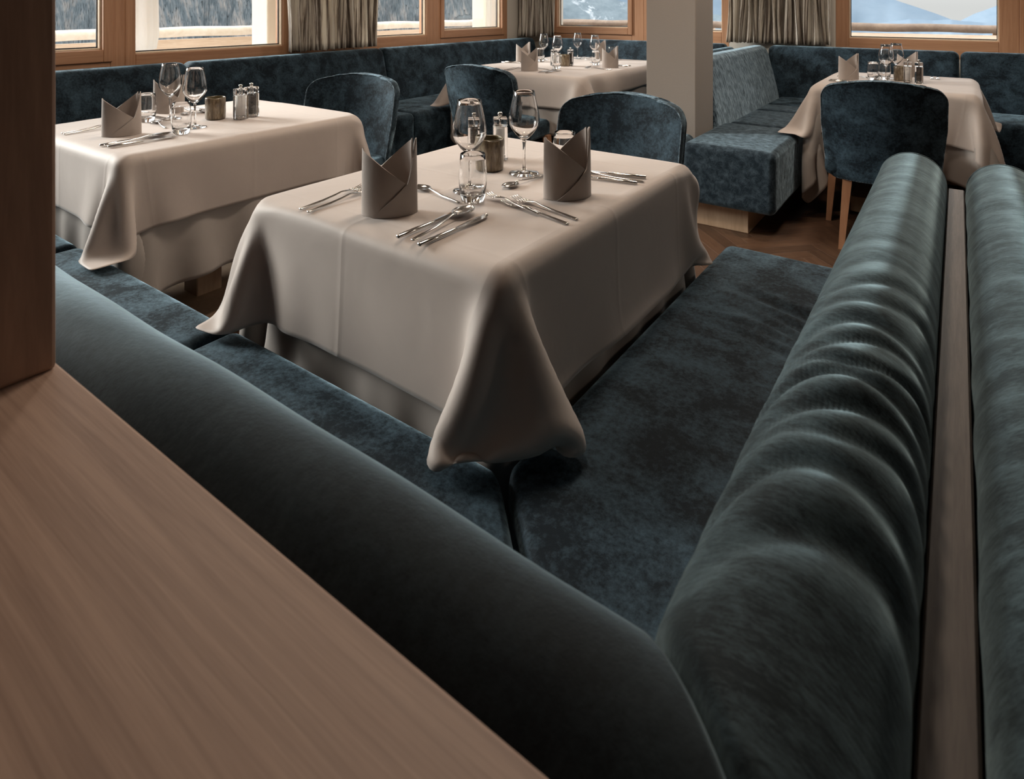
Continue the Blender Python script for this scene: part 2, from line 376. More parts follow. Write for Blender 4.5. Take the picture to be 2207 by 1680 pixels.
# ------------------------------------------------------------------ mountains
TH = R(35.5)
def ray(px, el, D):      # a point far away: bearing as seen from the room, height from an elevation
    th = math.atan((px-1103)/1350.0); ang = TH-th
    hor = D; z = 1.2+math.cos(th)*D*el/1350.0
    return (-math.sin(ang)*hor, math.cos(ang)*hor, z)
def lerp(x, t):
    for (a, b), (c, d) in zip(t, t[1:]):
        if x <= c: return b+(d-b)*max(0, (x-a))/(c-a)
    return t[-1][1]
def hmat(name, c_lo, c_hi, snow, sc, patches=True, s0=.60):
    m = mat(name, c_lo, 1.0); P_(m).inputs['Specular IOR Level'].default_value = 0
    v = coords(m, (1, 1, 2)); n = noise(m, v, sc, 6, .7); base = ramp(m, n, [(.35, c_lo), (.65, c_hi)])
    n2 = noise(m, v, sc*.35, 6, .75, .3); fac = ramp(m, n2, [(s0, (0, 0, 0)), (s0+.05, (1, 1, 1))])
    mx = m.node_tree.nodes.new('ShaderNodeMix'); mx.data_type = 'RGBA'; m.node_tree.links.new(fac, mx.inputs[0]); m.node_tree.links.new(base, mx.inputs[6]); mx.inputs[7].default_value = (*snow, 1)
    m.node_tree.links.new(mx.outputs[2], P_(m).inputs['Base Color']); return m
def ridge(name, pts, D, x0, x1, m, label, el_lo=-900, nx=160, ny=14, wob=6, seed=1):
    V = []; F = []; rg = np.random.default_rng(seed)
    ph = rg.uniform(0, 6, 6)
    for j in range(ny+1):
        for i in range(nx+1):
            px = x0+(x1-x0)*i/nx; top = lerp(px, pts); t_ = j/ny
            w_ = sum(math.sin(px*f+ph[q])*a for q, (f, a) in enumerate(((.021, 1), (.05, .5), (.11, .3), (.23, .18))))
            el = el_lo+(top+w_*wob*.35-el_lo)*t_**.5
            DD = (D(px) if callable(D) else D)*(1+.35*t_+.03*w_*(1-t_)); V.append(ray(px, el, DD))
    for j in range(ny):
        for i in range(nx):
            a = j*(nx+1)+i; F.append((a, a+1, a+nx+2, a+nx+1))
    me = bpy.data.meshes.new(name); me.from_pydata(V, [], F)
    o = mesh_obj(name, me, m); o['kind'] = 'structure'; o['label'] = label; return o
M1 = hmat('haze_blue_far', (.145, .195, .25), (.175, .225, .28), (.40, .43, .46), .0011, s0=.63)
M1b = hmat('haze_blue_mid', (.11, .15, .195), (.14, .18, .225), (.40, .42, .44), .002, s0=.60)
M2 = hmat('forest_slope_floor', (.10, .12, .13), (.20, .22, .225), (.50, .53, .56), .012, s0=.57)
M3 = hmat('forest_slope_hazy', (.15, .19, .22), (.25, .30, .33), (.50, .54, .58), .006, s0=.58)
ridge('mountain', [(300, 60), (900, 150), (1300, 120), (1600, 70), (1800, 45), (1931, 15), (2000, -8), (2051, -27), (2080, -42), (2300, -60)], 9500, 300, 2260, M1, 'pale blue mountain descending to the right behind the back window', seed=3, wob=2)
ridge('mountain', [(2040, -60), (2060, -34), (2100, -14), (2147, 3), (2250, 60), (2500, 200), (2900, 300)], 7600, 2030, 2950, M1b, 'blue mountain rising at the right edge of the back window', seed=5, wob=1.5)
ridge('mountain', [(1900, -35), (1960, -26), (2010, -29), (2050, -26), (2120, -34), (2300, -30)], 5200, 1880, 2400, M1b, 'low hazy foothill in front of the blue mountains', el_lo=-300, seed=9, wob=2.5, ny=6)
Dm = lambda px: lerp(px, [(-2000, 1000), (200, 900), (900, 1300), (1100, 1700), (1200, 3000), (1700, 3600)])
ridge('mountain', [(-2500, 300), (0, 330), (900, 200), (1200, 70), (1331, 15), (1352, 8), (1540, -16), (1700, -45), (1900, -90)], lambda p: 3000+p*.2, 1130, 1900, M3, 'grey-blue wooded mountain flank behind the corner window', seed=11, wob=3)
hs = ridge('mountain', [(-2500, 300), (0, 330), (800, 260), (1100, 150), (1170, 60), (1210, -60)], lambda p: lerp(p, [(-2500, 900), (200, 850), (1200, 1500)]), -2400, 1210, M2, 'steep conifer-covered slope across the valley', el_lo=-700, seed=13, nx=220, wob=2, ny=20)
# conifers on that slope: one mass nobody could count
V = []; F = []; C_ = []
def cone(base, h, r, k=5):
    n0 = len(V); a0 = random.random()*6
    for q in range(k): V.append((base[0]+r*math.cos(a0+q*2*PI/k), base[1]+r*math.sin(a0+q*2*PI/k), base[2]))
    V.append((base[0], base[1], base[2]+h))
    for q in range(k): F.append((n0+q, n0+(q+1) % k, n0+k))
hv = hs.data.vertices; NX = 220; cnt_t = 0
fwd = (-math.sin(TH), math.cos(TH)); rgt = (math.cos(TH), math.sin(TH))
while cnt_t < 36000:
    i = random.randint(120, NX-2); j = random.uniform(3, 19); j0 = int(j); fj = j-j0; fi = random.random()
    c = [hv[(j0+b_)*(NX+1)+i+a_].co for a_, b_ in ((0, 0), (1, 0), (0, 1), (1, 1))]
    q = (c[0]*(1-fi)+c[1]*fi)*(1-fj)+(c[2]*(1-fi)+c[3]*fi)*fj
    d_ = q.x*fwd[0]+q.y*fwd[1]
    if d_ < 50: continue
    el = (q.z-1.2)/d_*1350; px = 1103+1350*(q.x*rgt[0]+q.y*rgt[1])/d_
    if not (-85 < el < 190 and -250 < px < 1230): continue
    if px > 700 and math.sin(px*.023+el*.09)+math.sin(px*.061-el*.05+2) > 1.2: continue
    cnt_t += 1; D = math.hypot(q.x, q.y); s = random.uniform(.7, 1.25); cone((q.x, q.y, q.z-D*2/1350), D*16*s/1350, D*3.4*s/1350)
me = bpy.data.meshes.new('conifers'); me.from_pydata(V, [], F)
FOR = mat('hazy_conifers', (.1, .12, .12), 1.0); P_(FOR).inputs['Specular IOR Level'].default_value = 0
_c = noise(FOR, coords(FOR, (1, 1, .15)), .045, 3, .75)
link(FOR, ramp(FOR, _c, [(.32, (.10, .125, .14)), (.50, (.19, .215, .23)), (.60, (.30, .29, .28)), (.72, (.42, .385, .36))]), 'Base Color')  # pale blue-greys carry painted haze; the tan end is larch colour
o = mesh_obj('conifer_forest', me, FOR, None, False); tag(o, 'haze-toned conifers and bare larches on the slope outside the left windows', 'forest', kind='stuff')

# ------------------------------------------------------------------ benches
SZ = .46      # seat height
def seat_module(name, x0, x1, y0, y1, parent, mod=None, zt=SZ, zb=.14, m=VEL, n=(14, 12, 4), post=None, r=.035):
    cx, cy = (x0+x1)/2, (y0+y1)/2
    def fn(x, y, z):
        hx, hy = (x1-x0)/2, (y1-y0)/2
        puff = .008*(1-(x/hx)**4)*(1-(y/hy)**4) if z > 0 else 0
        X, Y, Z = x, y, z+puff
        if mod: X, Y = mod(x+cx, y+cy); X -= cx; Y -= cy
        return (X, Y, Z)
    me = softbox((cx, cy, (zt+zb)/2), (x1-x0, y1-y0, zt-zb), r, n, 5, fn, post)
    return mesh_obj(name, me, m, parent)
def wr(y, c, w_): return math.exp(-((y-c)/w_)**2)

# --- corner bench in the foreground (left run along X, right run along Y), mitred at the corner
cb = empty('corner_bench', (-.6, .5, 0), label='L-shaped teal velvet corner bench wrapping around the centre table', cat='bench')
def rel(o, root):       # keep world coordinates under an empty that is not at the origin
    o.matrix_parent_inverse = Matrix.Translation(-root.location); return o
def add(o, root): o.parent = root; return rel(o, root)
XF, YF, XI, YI = -.60, .815, -.155, .375     # front edges and inner (back) edges of the seats
def mitreL(x, y):        # left run: clip its right end along the diagonal
    lim = XF+(YF-y)-.006; t_ = (x+1.36)/(XI+1.36-.0); return (-1.36+t_*(lim+1.36), y)
def seat_wr(x, y, z, no):
    if no[2] < .5: return 0
    d = 0
    f = max(0, min(1, (x+.52)/.2))
    for (yy, k, a, wd) in ((1.66, .10, .007, .022), (1.575, .16, .006, .018), (1.52, .30, .006, .016), (1.475, .12, .005, .018), (1.43, .22, .005, .02)):
        yc = yy-(x+.3)*k*1.2+.02*math.sin(x*14+yy*9)
        d += 1.5*a*f*(wr(y, yc, wd)-1.0*wr(y, yc-.03, wd))
    return d
add(seat_module('seat', -1.36, XI, YI, YF, None, mitreL, n=(30, 14, 4)), cb)
add(seat_module('seat', -2.23, -1.366, YI, YF, None, n=(20, 12, 4)), cb)
add(seat_module('seat', -3.10, -2.236, YI, YF, None, n=(20, 12, 4)), cb)
def mitreR(x, y):
    lim = YF-(x-XF)+.006; t_ = (1.995-y)/(1.995-YI); return (x, 1.995-t_*(1.995-lim))
add(seat_module('seat', XF, XI, YI, 1.995, None, mitreR, n=(34, 150, 4), post=seat_wr), cb)
# backrests: rounded rolls with a padded face
def roll_mesh(n, fn, post, re0=.016, re1=.016, L_=1.0, flip=False, flare=.045):
    """a padded profile swept along t in 0..1; re0/re1 are the small roundings at the ends"""
    prof = []
    for a in np.linspace(0, PI, 49): prof.append((.072*math.cos(a), .762+.072*math.sin(a)))
    for z in np.linspace(.72, RZ0, 12): prof.append((-.072-flare*max(0, (.70-z))/.34, z))
    for x in np.linspace(-.08, .05, 4): prof.append((x, RZ0))
    for z in np.linspace(RZ0+.03, .72, 8): prof.append((.072, z))
    ts = [i/n for i in range(n+1)]; k = 7
    def ends(re): return [re/L_*(1-math.cos(PI/2*i/k)) for i in range(k)]
    ts = ends(re0)+[v for v in ts if re0/L_ < v < 1-re1/L_]+[1-v for v in ends(re1)][::-1]
    V = []; F = []
    for t_ in ts:
        ins = 0
        for dd, re in ((t_*L_, re0), ((1-t_)*L_, re1)):
            if re > 0 and dd < re: ins = max(ins, re-math.sqrt(max(0, re*re-(re-dd)**2)))
        sx_ = (.072-ins)/.072; sz_ = (.237-ins)/.237
        for (x, z) in prof: V.append(fn(x*sx_, .597+(z-.597)*sz_, t_))
    m_ = len(prof)
    for i in range(len(ts)-1):
        for j in range(m_):
            q = (i*m_+j, i*m_+(j+1) % m_, (i+1)*m_+(j+1) % m_, (i+1)*m_+j); F.append(q)
    F.append(tuple(range(m_))); F.append(tuple(range((len(ts)-1)*m_, len(ts)*m_))[::-1])
    me = bpy.data.meshes.new('roll'); me.from_pydata(V, [], F); me.update()
    bm = bmesh.new(); bm.from_mesh(me); bmesh.ops.recalc_face_normals(bm, faces=bm.faces); bm.to_mesh(me); bm.free(); me.update()
    if post:
        nn = [tuple(v.normal) for v in me.vertices]
        for v, no in zip(me.vertices, nn): v.co = v.co+Vector(no)*post(v.co.x, v.co.y, v.co.z, no)
    return me
RZ0 = .36
def rollL(q, z, t_):      # q < 0 is the padded front, which faces +Y here
    Y = .315-q; lim = -.023-(Y-.243)-.003; return (-3.5+t_*(lim+3.5), Y, z)
def rip(u, ph): return math.sin(u+ph)+.5*math.sin(2.3*u+ph*1.7)
def postL(x, y, z, no):
    return .0012*math.sin(x*9)+.0008*math.sin(x*23+z*20)
me = roll_mesh(120, rollL, postL, .016, .014, 3.4)
o = mesh_obj('backrest', me, VELL); add(o, cb)
def rollR(q, z, t_):
    X = q-.095; lim = .243+(-.023-X)+.003; return (X, lim+t_*(1.88-lim), z)
WR = [(.47, .012, .028, .30), (.545, .012, .022, .0), (.60, .008, .016, .35), (.645, .013, .020, .1), (.70, .015, .018, -.1), (.735, .009, .012, .3), (.78, .008, .014, .1), (.83, .011, .022, -.1), (.90, .006, .020, .3), (.96, .007, .022, .0), (1.04, .0035, .024, .1), (1.15, .002, .028, .0), (1.27, .0012, .03, .2)]
def postR(x, y, z, no):
    ang = math.atan2(x+.095, z-.76)     # 0 on top, negative to the front
    d = 0
    for i, (yc, a, wd, k) in enumerate(WR):
        if abs(y-yc) > .2: continue
        c = yc+.035*ang-.05*ang*ang*.5+.009*math.sin(ang*(1.6+i % 3)+i*2.1)
        fade = math.exp(-((ang-k)/(.9+.2*(i % 3)))**2)
        d -= a*.6*fade*(wr(y, c, wd*.62)-.45*wr(y, c+wd*1.5, wd)-.35*wr(y, c-wd*1.5, wd))
    return d
me = roll_mesh(420, rollR, postR, .014, .022, 1.6)
o = mesh_obj('backrest', me, VELR); add(o, cb)
# end seam beads
def bead(xs, y, parent, r=.069):
    pts = [(xs+r*math.cos(a), y, .764+r*math.sin(a)) for a in np.linspace(0, PI, 22)]
    pts = [(xs+r, y, .45)]+pts+[(xs-r, y, .45)]
    return add(mesh_obj('piping', tube_path(pts, .0032, 8), VELR), parent)
bead(-.095, 1.856, cb)
add(mesh_obj('plinth', box_bm(-3.10, -.18, .32, .70, 0, .15, .003, 1), BASEW, smooth=False), cb)
add(mesh_obj('plinth', box_bm(-.50, -.18, .71, 1.88, 0, .15, .003, 1), BASEW, smooth=False), cb)

nb = empty('neighbour_bench', (.3, .5, 0), label='teal velvet bench backing onto the divider at the right edge', cat='bench')
def rollN(q, z, t_): return (.085-q, .25+t_*1.61, z)
def postN(x, y, z, no):
    return .0007*math.sin(y*31+z*22+2*math.sin(y*7))+.0004*math.sin(y*57+x*60)
me = roll_mesh(200, rollN, postN, .016, .022, 1.6)
o = mesh_obj('backrest', me, VELR); add(o, nb); bead(.085, 1.836, nb)
add(seat_module('seat', .15, .62, .25, 1.1, None, n=(10, 18, 3)), nb); add(seat_module('seat', .15, .62, 1.106, 1.99, None, n=(10, 18, 3)), nb)
add(mesh_obj('plinth', box_bm(.17, .5, .27, 1.88, 0, .15, .003, 1), BASEW, smooth=False), nb)
o = mesh_obj('divider_panel', box_bm(-.021, .011, .25, 1.845, 0, .762, .002, 1), DIV, None, False); tag(o, 'upright grey ash board between the two velvet rolls', 'divider')
# --- wooden partition in the foreground: flat top board and upright post
wp = empty('partition', (-.3, 0, 0), label='pale ash partition with flat top board and upright post at lower left', cat='partition')
add(mesh_obj('top_board', box_bm(-3.4, -.03, -.36, .240, .815, .853, .003, 2), OAK, smooth=False), wp)
add(mesh_obj('post', box_bm(-1.05, -.705, -.36, .236, .853, 2.5, .004, 2), OAKV, smooth=False), wp)
add(mesh_obj('back_panel', box_bm(-3.4, -.03, .205, .236, 0, .815, .002, 1), OAKV, smooth=False), wp)

# --- window bench along the left wall and the back wall
wb = empty('window_bench', (-3.3, 3.2, 0), label='long teal velvet bench along the window wall, turning at the corner', cat='bench')
SE = [.815, 1.56, 2.36, 3.165, 4.05, 5.02]
for i, (a, b_) in enumerate(zip(SE, SE[1:])):
    add(seat_module('seat', -3.62, -3.08, a+.003, b_-.003, None, n=(12, 16, 4)), wb)
def lean(x, y, z):       # backrest leaning towards the wall at the top
    return x, y, z
def wall_back(name, axis, a0, a1, root, m=VEL, face=-3.60, top=.873, thick=.13, sgn=1, lean_=.10, r=.045, n=30):
    d = (thick, a1-a0, top-.40) if axis == 'y' else (a1-a0, thick, top-.40)
    def fn(x, y, z):
        t_ = (z+(top-.40)/2)/(top-.40)
        bul = .012*math.sin(PI*t_)
        if axis == 'y': return (x-sgn*(lean_*t_)+(bul*sgn if x*sgn > 0 else 0), y, z)
        return (x, y+lean_*t_-(bul if y < 0 else 0), z)
    if axis == 'y': c = (face-sgn*thick/2, (a0+a1)/2, (top+.40)/2); nn = (2, n, 8)
    else: c = ((a0+a1)/2, face+thick/2, (top+.40)/2); nn = (n, 2, 8)
    me = softbox(c, d, r, nn, 6, fn); return add(mesh_obj(name, me, m), root)
wall_back('backrest', 'y', .3, 1.9, wb, lean_=.09); wall_back('backrest', 'y', 1.905, 3.44, wb, lean_=.09); wall_back('backrest', 'y', 3.446, 5.6, wb, lean_=.09)
wall_back('backrest', 'x', -3.62, -1.68, wb, face=5.50, lean_=.09)
add(seat_module('seat', -3.62, -2.78, 5.026, 5.52, None, n=(12, 8, 4)), wb); add(seat_module('seat', -2.774, -1.90, 5.026, 5.52, None, n=(12, 8, 4)), wb)
add(mesh_obj('plinth', box_bm(-3.6, -3.2, .83, 5.5, 0, .15, .003, 1), BASEW, smooth=False), wb)
add(mesh_obj('plinth', box_bm(-3.2, -1.95, 5.15, 5.5, 0, .15, .003, 1), BASEW, smooth=False), wb)
# short bench backing the other way behind the pillar
sb = empty('pillar_bench', (-1.7, 4.7, 0), label='teal velvet bench behind the pillar facing the far table', cat='bench')
def fnb(x, y, z): return (x, y, z)
add(mesh_obj('backrest', softbox((-1.60, 4.72, .61), (.12, 1.54, .50), .055, (2, 20, 5), 6), VEL), sb)
add(seat_module('seat', -1.89, -1.63, 3.92, 5.02, None, n=(6, 14, 3)), sb)
add(mesh_obj('plinth', box_bm(-1.85, -1.64, 3.98, 5.0, 0, .15, .003, 1), BASEW, smooth=False), sb)
# --- right corner bench: run along the pillar, then along the back wall
rb = empty('alcove_bench', (-.9, 4.6, 0), label='crushed teal velvet bench running from the pillar round the right-hand table', cat='bench')
add(seat_module('seat', -1.235, -.75, 3.32, 4.08, None, m=VELS, n=(14, 20, 5)), rb)
# the near seat also reaches in front of the pillar
add(seat_module('seat', -1.62, -1.241, 3.32, 3.575, None, m=VELS, n=(8, 8, 5)), rb)
for a, b_ in ((4.086, 4.70), (4.706, 5.02)): add(seat_module('seat', -1.21, -.75, a, b_, None, m=VELS, n=(12, 14, 4)), rb)
wall_back('backrest', 'y', 3.91, 5.62, rb, m=VELC, face=-1.20, thick=.13, lean_=.14, top=.873, sgn=1)
def cseat(a, b_): add(seat_module('seat', a, b_, 5.026, 5.52, None, n=(14, 8, 4)), rb)
cseat(-1.21, -.36); cseat(-.354, .5); cseat(.506, 1.4); cseat(1.406, 2.3)
wall_back('backrest', 'x', -1.32, .003, rb, face=5.50, lean_=.09); wall_back('backrest', 'x', .009, 1.3, rb, face=5.50, lean_=.09); wall_back('backrest', 'x', 1.306, 2.6, rb, face=5.50, lean_=.09)
add(mesh_obj('plinth', box_bm(-1.235, -.905, 3.42, 4.95, 0, .15, .003, 1), BASEW, smooth=False), rb)
add(mesh_obj('plinth', box_bm(-1.56, -1.24, 3.42, 3.57, 0, .15, .003, 1), BASEW, smooth=False), rb)
add(mesh_obj('plinth', box_bm(-1.1, 2.3, 5.15, 5.5, 0, .15, .003, 1), BASEW, smooth=False), rb)

# ------------------------------------------------------------------ tables and draped cloths
TZ = .748
def drape(cx, cy, hx, hy, over, z, seats, seed, h=.020, steps=420, rot=0, floor_z=.01, infl=.0, pinw=.03, lims=None, bend=(.14, .02), double=(), flat=14, wav=.0004):
    """position-based cloth: a flat sheet falls over the table edges and comes to rest"""
    rg = np.random.default_rng(seed)
    ov = over if isinstance(over, tuple) else (over,)*4; over = max(ov)
    W, D = 2*hx+ov[0]+ov[1], 2*hy+ov[2]+ov[3]; nx, ny = int(round(W/h))+1, int(round(D/h))+1
    xs = np.linspace(-hx-ov[0], hx+ov[1], nx); ys = np.linspace(-hy-ov[2], hy+ov[3], ny)
    U, Vv = np.meshgrid(xs, ys, indexing='ij'); hx_, hy_ = xs[1]-xs[0], ys[1]-ys[0]
    cr, sr = math.cos(rot), math.sin(rot)
    U2, V2 = U*cr-Vv*sr, U*sr+Vv*cr
    # start already hanging: sides straight down, every corner folded into one cone or two
    du, dv = np.abs(U2)-hx, np.abs(V2)-hy; sgx, sgy = np.sign(U2), np.sign(V2)
    p = np.stack([U2, V2, np.full_like(U, z)], -1).astype(np.float64)
    mx_ = (du > 0) & (dv <= 0); my_ = (dv > 0) & (du <= 0); mc = (du > 0) & (dv > 0)
    p[..., 0] = np.where(mx_ | mc, sgx*(hx+.004), p[..., 0]); p[..., 1] = np.where(my_ | mc, sgy*(hy+.004), p[..., 1])
    p[..., 2] = np.where(mx_, z-du, np.where(my_, z-dv, p[..., 2]))
    # corners: rays of the cloth leave the table corner; (a, b) = tilt along the side and outwards for each cloth angle
    for sx_ in (-1, 1):
        for sy_ in (-1, 1):
            if (sx_, sy_) in double: an, A_, B_ = (0, 60, 69, 77.6, 85, 93, 100, 107, 119, 135), (1.571, .52, .52, .47, .38, .25, .13, .05, .01, 0), (0, .06, .24, .40, .52, .56, .52, .42, .22, .0)
            else: an, A_, B_ = (0, 84, 90, 97, 104, 112, 123, 135), (1.571, .105, .14, .15, .11, .03, -.17, -.38), (0, .0, .11, .22, .34, .42, .44, .38)
            for ysd in (True, False):
                e_, q_ = (-du, dv) if ysd else (-dv, du)
                m_ = (q_ > 0) & (sgx == sx_) & (sgy == sy_) & ((e_ > 0) | (q_ >= -e_)) & ((dv >= du) if ysd else (du > dv)) & (e_ < .35)
                ang = np.degrees(np.arctan2(q_, e_)); rho = np.hypot(e_, q_)
                ta = np.interp(ang, an, A_); tb = np.interp(ang, an, B_); tn = np.sqrt(ta*ta+tb*tb)+1e-9; k_ = np.sin(tn)/tn
                da, db = ta*k_*rho, tb*k_*rho
                X_ = sx_*(hx+.004*(not ysd))+(-sx_*da if ysd else sx_*db); Y_ = sy_*(hy+.004*ysd)+(sy_*db if ysd else -sy_*da)
                p[..., 0] = np.where(m_, X_, p[..., 0]); p[..., 1] = np.where(m_, Y_, p[..., 1]); p[..., 2] = np.where(m_, z-rho*np.cos(tn), p[..., 2])
    side = (mx_ | my_ | mc)
    p[..., 0] += side*wav*np.sin(V2*17+rg.uniform(0, 6))*mx_*du/.25*2; p[..., 1] += side*wav*np.sin(U2*19+rg.uniform(0, 6))*my_*dv/.25*2
    pin = (abs(p[..., 0]) < hx-pinw) & (abs(p[..., 1]) < hy-pinw); w_ = np.where(pin, 0., 1.)[..., None]
    p[..., 2] = np.where(pin, z, p[..., 2]); q = p.copy()
    cons = []
    def pair(di, dj, par, stiff, ln):
        ii, jj = np.meshgrid(np.arange(nx), np.arange(ny), indexing='ij')
        ok = (ii+di >= 0) & (ii+di < nx) & (jj+dj >= 0) & (jj+dj < ny)
        if di != 0 and dj != 0: key = ii % 2
        elif di: key = (ii//abs(di)) % 2
        else: key = (jj//abs(dj)) % 2
        a = (ii*ny+jj)[ok & (key == par)]; b = a+di*ny+dj; cons.append((a, b, stiff, ln))
    for par in (0, 1):
        pair(1, 0, par, 1., hx_); pair(0, 1, par, 1., hy_)
    dg = math.hypot(hx_, hy_)
    for par in (0, 1):
        pair(1, 1, par, .45, dg); pair(1, -1, par, .45, dg)
    for par in (0, 1):
        pair(2, 0, par, bend[0], 2*hx_); pair(0, 2, par, bend[0], 2*hy_)
    for par in (0, 1):
        pair(4, 0, par, bend[1], 4*hx_); pair(0, 4, par, bend[1], 4*hy_)
    P = p.reshape(-1, 3); Q = q.reshape(-1, 3); Wt = w_.reshape(-1, 1)
    cons = [(a, b, s, l, Wt[a], Wt[b], 1/np.maximum(Wt[a]+Wt[b], 1e-9)) for a, b, s, l in cons]
    dt = 1/90.; r = .010; bx, by = hx+infl-r, hy+infl-r
    for st in range(steps):
        vel = (P-Q)*.90; Q = P.copy()
        P = P+Wt*(vel+np.array([0, 0, -9.81*dt*dt]))
        if st < 30: P += Wt*rg.normal(size=P.shape)*.00006
        for it in range(5):
            for a, b, s, l, wa, wb_, iw in cons:
                d = P[b]-P[a]; ln = np.sqrt((d*d).sum(1, keepdims=True))+1e-12
                c = d*((ln-l)/ln*s*iw); P[a] += wa*c; P[b] -= wb_*c
            # rounded table block
            ax_, ay_ = np.abs(P[:, 0])-bx, np.abs(P[:, 1])-by; az_ = P[:, 2]-(z-r)
            ox, oy, oz = np.maximum(ax_, 0), np.maximum(ay_, 0), np.maximum(az_, 0)
            ln = np.sqrt(ox*ox+oy*oy+oz*oz); m_ = np.maximum(np.maximum(ax_, ay_), az_); sd_ = ln+np.minimum(m_, 0)-r
            pen = sd_ < 0
            if pen.any():
                i_ = np.where(pen)[0]; l_ = ln[i_]
                nrm = np.stack([ox[i_]*np.sign(P[i_, 0]), oy[i_]*np.sign(P[i_, 1]), oz[i_]], 1)
                deep = l_ < 1e-6
                kk = np.argmax(np.stack([ax_[i_], ay_[i_], az_[i_]], 1), 1)
                alt = np.zeros_like(nrm); alt[np.arange(len(i_)), kk] = 1; alt[:, 0] *= np.sign(P[i_, 0]); alt[:, 1] *= np.sign(P[i_, 1])
                nrm = np.where(deep[:, None], alt, nrm/np.maximum(l_, 1e-9)[:, None])
                P[i_] += Wt[i_]*nrm*(-sd_[i_])[:, None]
            if lims:
                g = .1*max(0, 1-st/40.)
                low = P[:, 2] < z-.02
                P[:, 0] = np.where(low, np.clip(P[:, 0], -lims[0]-g, lims[1]+g), P[:, 0]); P[:, 1] = np.where(low, np.clip(P[:, 1], -lims[2]-g, lims[3]+g), P[:, 1])
            for (x0, x1, y0, y1, zz) in seats:
                wx, wy = P[:, 0]+cx, P[:, 1]+cy
                ins = (wx > x0) & (wx < x1) & (wy > y0) & (wy < y1) & (P[:, 2] < zz)
                if ins.any():
                    up = zz-P[:, 2]; i_ = np.where(ins & (up < .16))[0]
                    P[i_, 2] = zz
                    Q[i_, :2] = P[i_, :2]*.6+Q[i_, :2]*.4
                    s_ = np.where(ins & (up >= .16))[0]
                    if len(s_):       # deep inside: leave by the nearer side
                        dx0, dx1, dy0, dy1 = wx[s_]-x0, x1-wx[s_], wy[s_]-y0, y1-wy[s_]
                        mm = np.argmin(np.stack([dx0, dx1, dy0, dy1], 1), 1)
                        P[s_, 0] += np.where(mm == 0, -dx0, np.where(mm == 1, dx1, 0)); P[s_, 1] += np.where(mm == 2, -dy0, np.where(mm == 3, dy1, 0))
            P[:, 2] = np.maximum(P[:, 2], floor_z)
    p = P.reshape(nx, ny, 3).copy()
    # the heavy cloth hangs almost flat between its corners
    wX = (np.clip((-dv-.06)/.10, 0, 1)*(du > 0))[..., None]; wY = (np.clip((-du-.06)/.10, 0, 1)*(dv > 0))[..., None]
    for _ in range(flat):
        q2 = p.copy(); q2[:, 1:-1] = (p[:, :-2]+p[:, 2:])/2; q3 = p.copy(); q3[1:-1] = (p[:-2]+p[2:])/2
        p = p+(q2-p)*wX*.5; p = p+(q3-p)*wY*.5
    P = p.reshape(-1, 3)
    V = [(float(a[0]), float(a[1]), float(a[2])) for a in P]; F = []
    for i in range(nx-1):
        for j in range(ny-1):
            a = i*ny+j; F.append((a, a+ny, a+ny+1, a+1))
    me = bpy.data.meshes.new('cloth'); me.from_pydata(V, [], F); uv = me.uv_layers.new(name='UVMap')
    Uf, Vf = U.reshape(-1), Vv.reshape(-1)
    li = np.zeros(len(me.loops), dtype=np.int32); me.loops.foreach_get('vertex_index', li)
    uv.data.foreach_set('uv', np.stack([Uf[li], Vf[li]], 1).reshape(-1).astype(np.float32))
    return me
def finish_cloth(o, t=.0016):
    md = o.modifiers.new('s', 'SUBSURF'); md.levels = 1; md.render_levels = 1
    md = o.modifiers.new('t', 'SOLIDIFY'); md.thickness = t; md.offset = 1
def table(name, x0, x1, y0, y1, seats, seed, lab, who, over=.245, uover=.40, h=.020, lims=(.06, .06, .06, .06), double=()):
    cx, cy, hx, hy = (x0+x1)/2, (y0+y1)/2, (x1-x0)/2, (y1-y0)/2
    t = empty('dining_table', (cx, cy, 0), label='wooden pedestal table hidden under cloths, '+who, cat='table')
    mesh_obj('tabletop', box_bm(-hx+.012, hx-.012, -hy+.012, hy-.012, TZ-.032, TZ-.003, .006, 2), BASEW, t, False)
    mesh_obj('pedestal', box_bm(-.05, .05, -.05, .05, .08, TZ-.03, .004, 1), BASEW, t, False)
    mesh_obj('base_plate', box_bm(-hx+.17, hx-.17, -hy+.2, hy-.2, 0, .09, .006, 2), BASEW, t, False)
    me = drape(cx, cy, hx-.010, hy-.010, uover, TZ, [], seed+50, flat=1, wav=.003, bend=(.32, .06), h=h*1.3, steps=80, lims=tuple(v+q for v, q in zip(lims, (hx, hx, hy, hy))))
    o = mesh_obj('undercloth', me, UNDER, None, True, (cx, cy, 0)); finish_cloth(o, .001); tag(o, 'longer undercloth hanging below '+lab, 'undercloth')
    me = drape(cx, cy, hx+.004, hy+.004, over, TZ+.004, [(a, b, c, d, e+.008) for a, b, c, d, e in seats], seed, h=h, steps=44, rot=.01*((seed*7) % 5-2), infl=.012, double=double)
    o = mesh_obj('tablecloth', me, CLOTH, None, True, (cx, cy, 0)); finish_cloth(o); tag(o, 'taupe tablecloth draped over '+lab, 'tablecloth')
SL = (-3.1, -.16, .2, .82, .474); SR = (-.605, -.1, .2, 2.0, .474)
table('centre', -1.335, -.632, .85, 1.738, [SL, SR], 3, 'the large centre table', 'in the middle of the corner bench', over=(.135, .262, .245, .045), double=((1, -1),), lims=(.12, .008, .004, .12))
table('left', -2.815, -2.035, .846, 1.76, [SL, (-4, -3.07, .8, 5.6, .474)], 8, 'the left table beside the wooden post', 'beside the wooden post', over=(.24, .215, .21, .24), lims=(.20, .02, .012, .12))
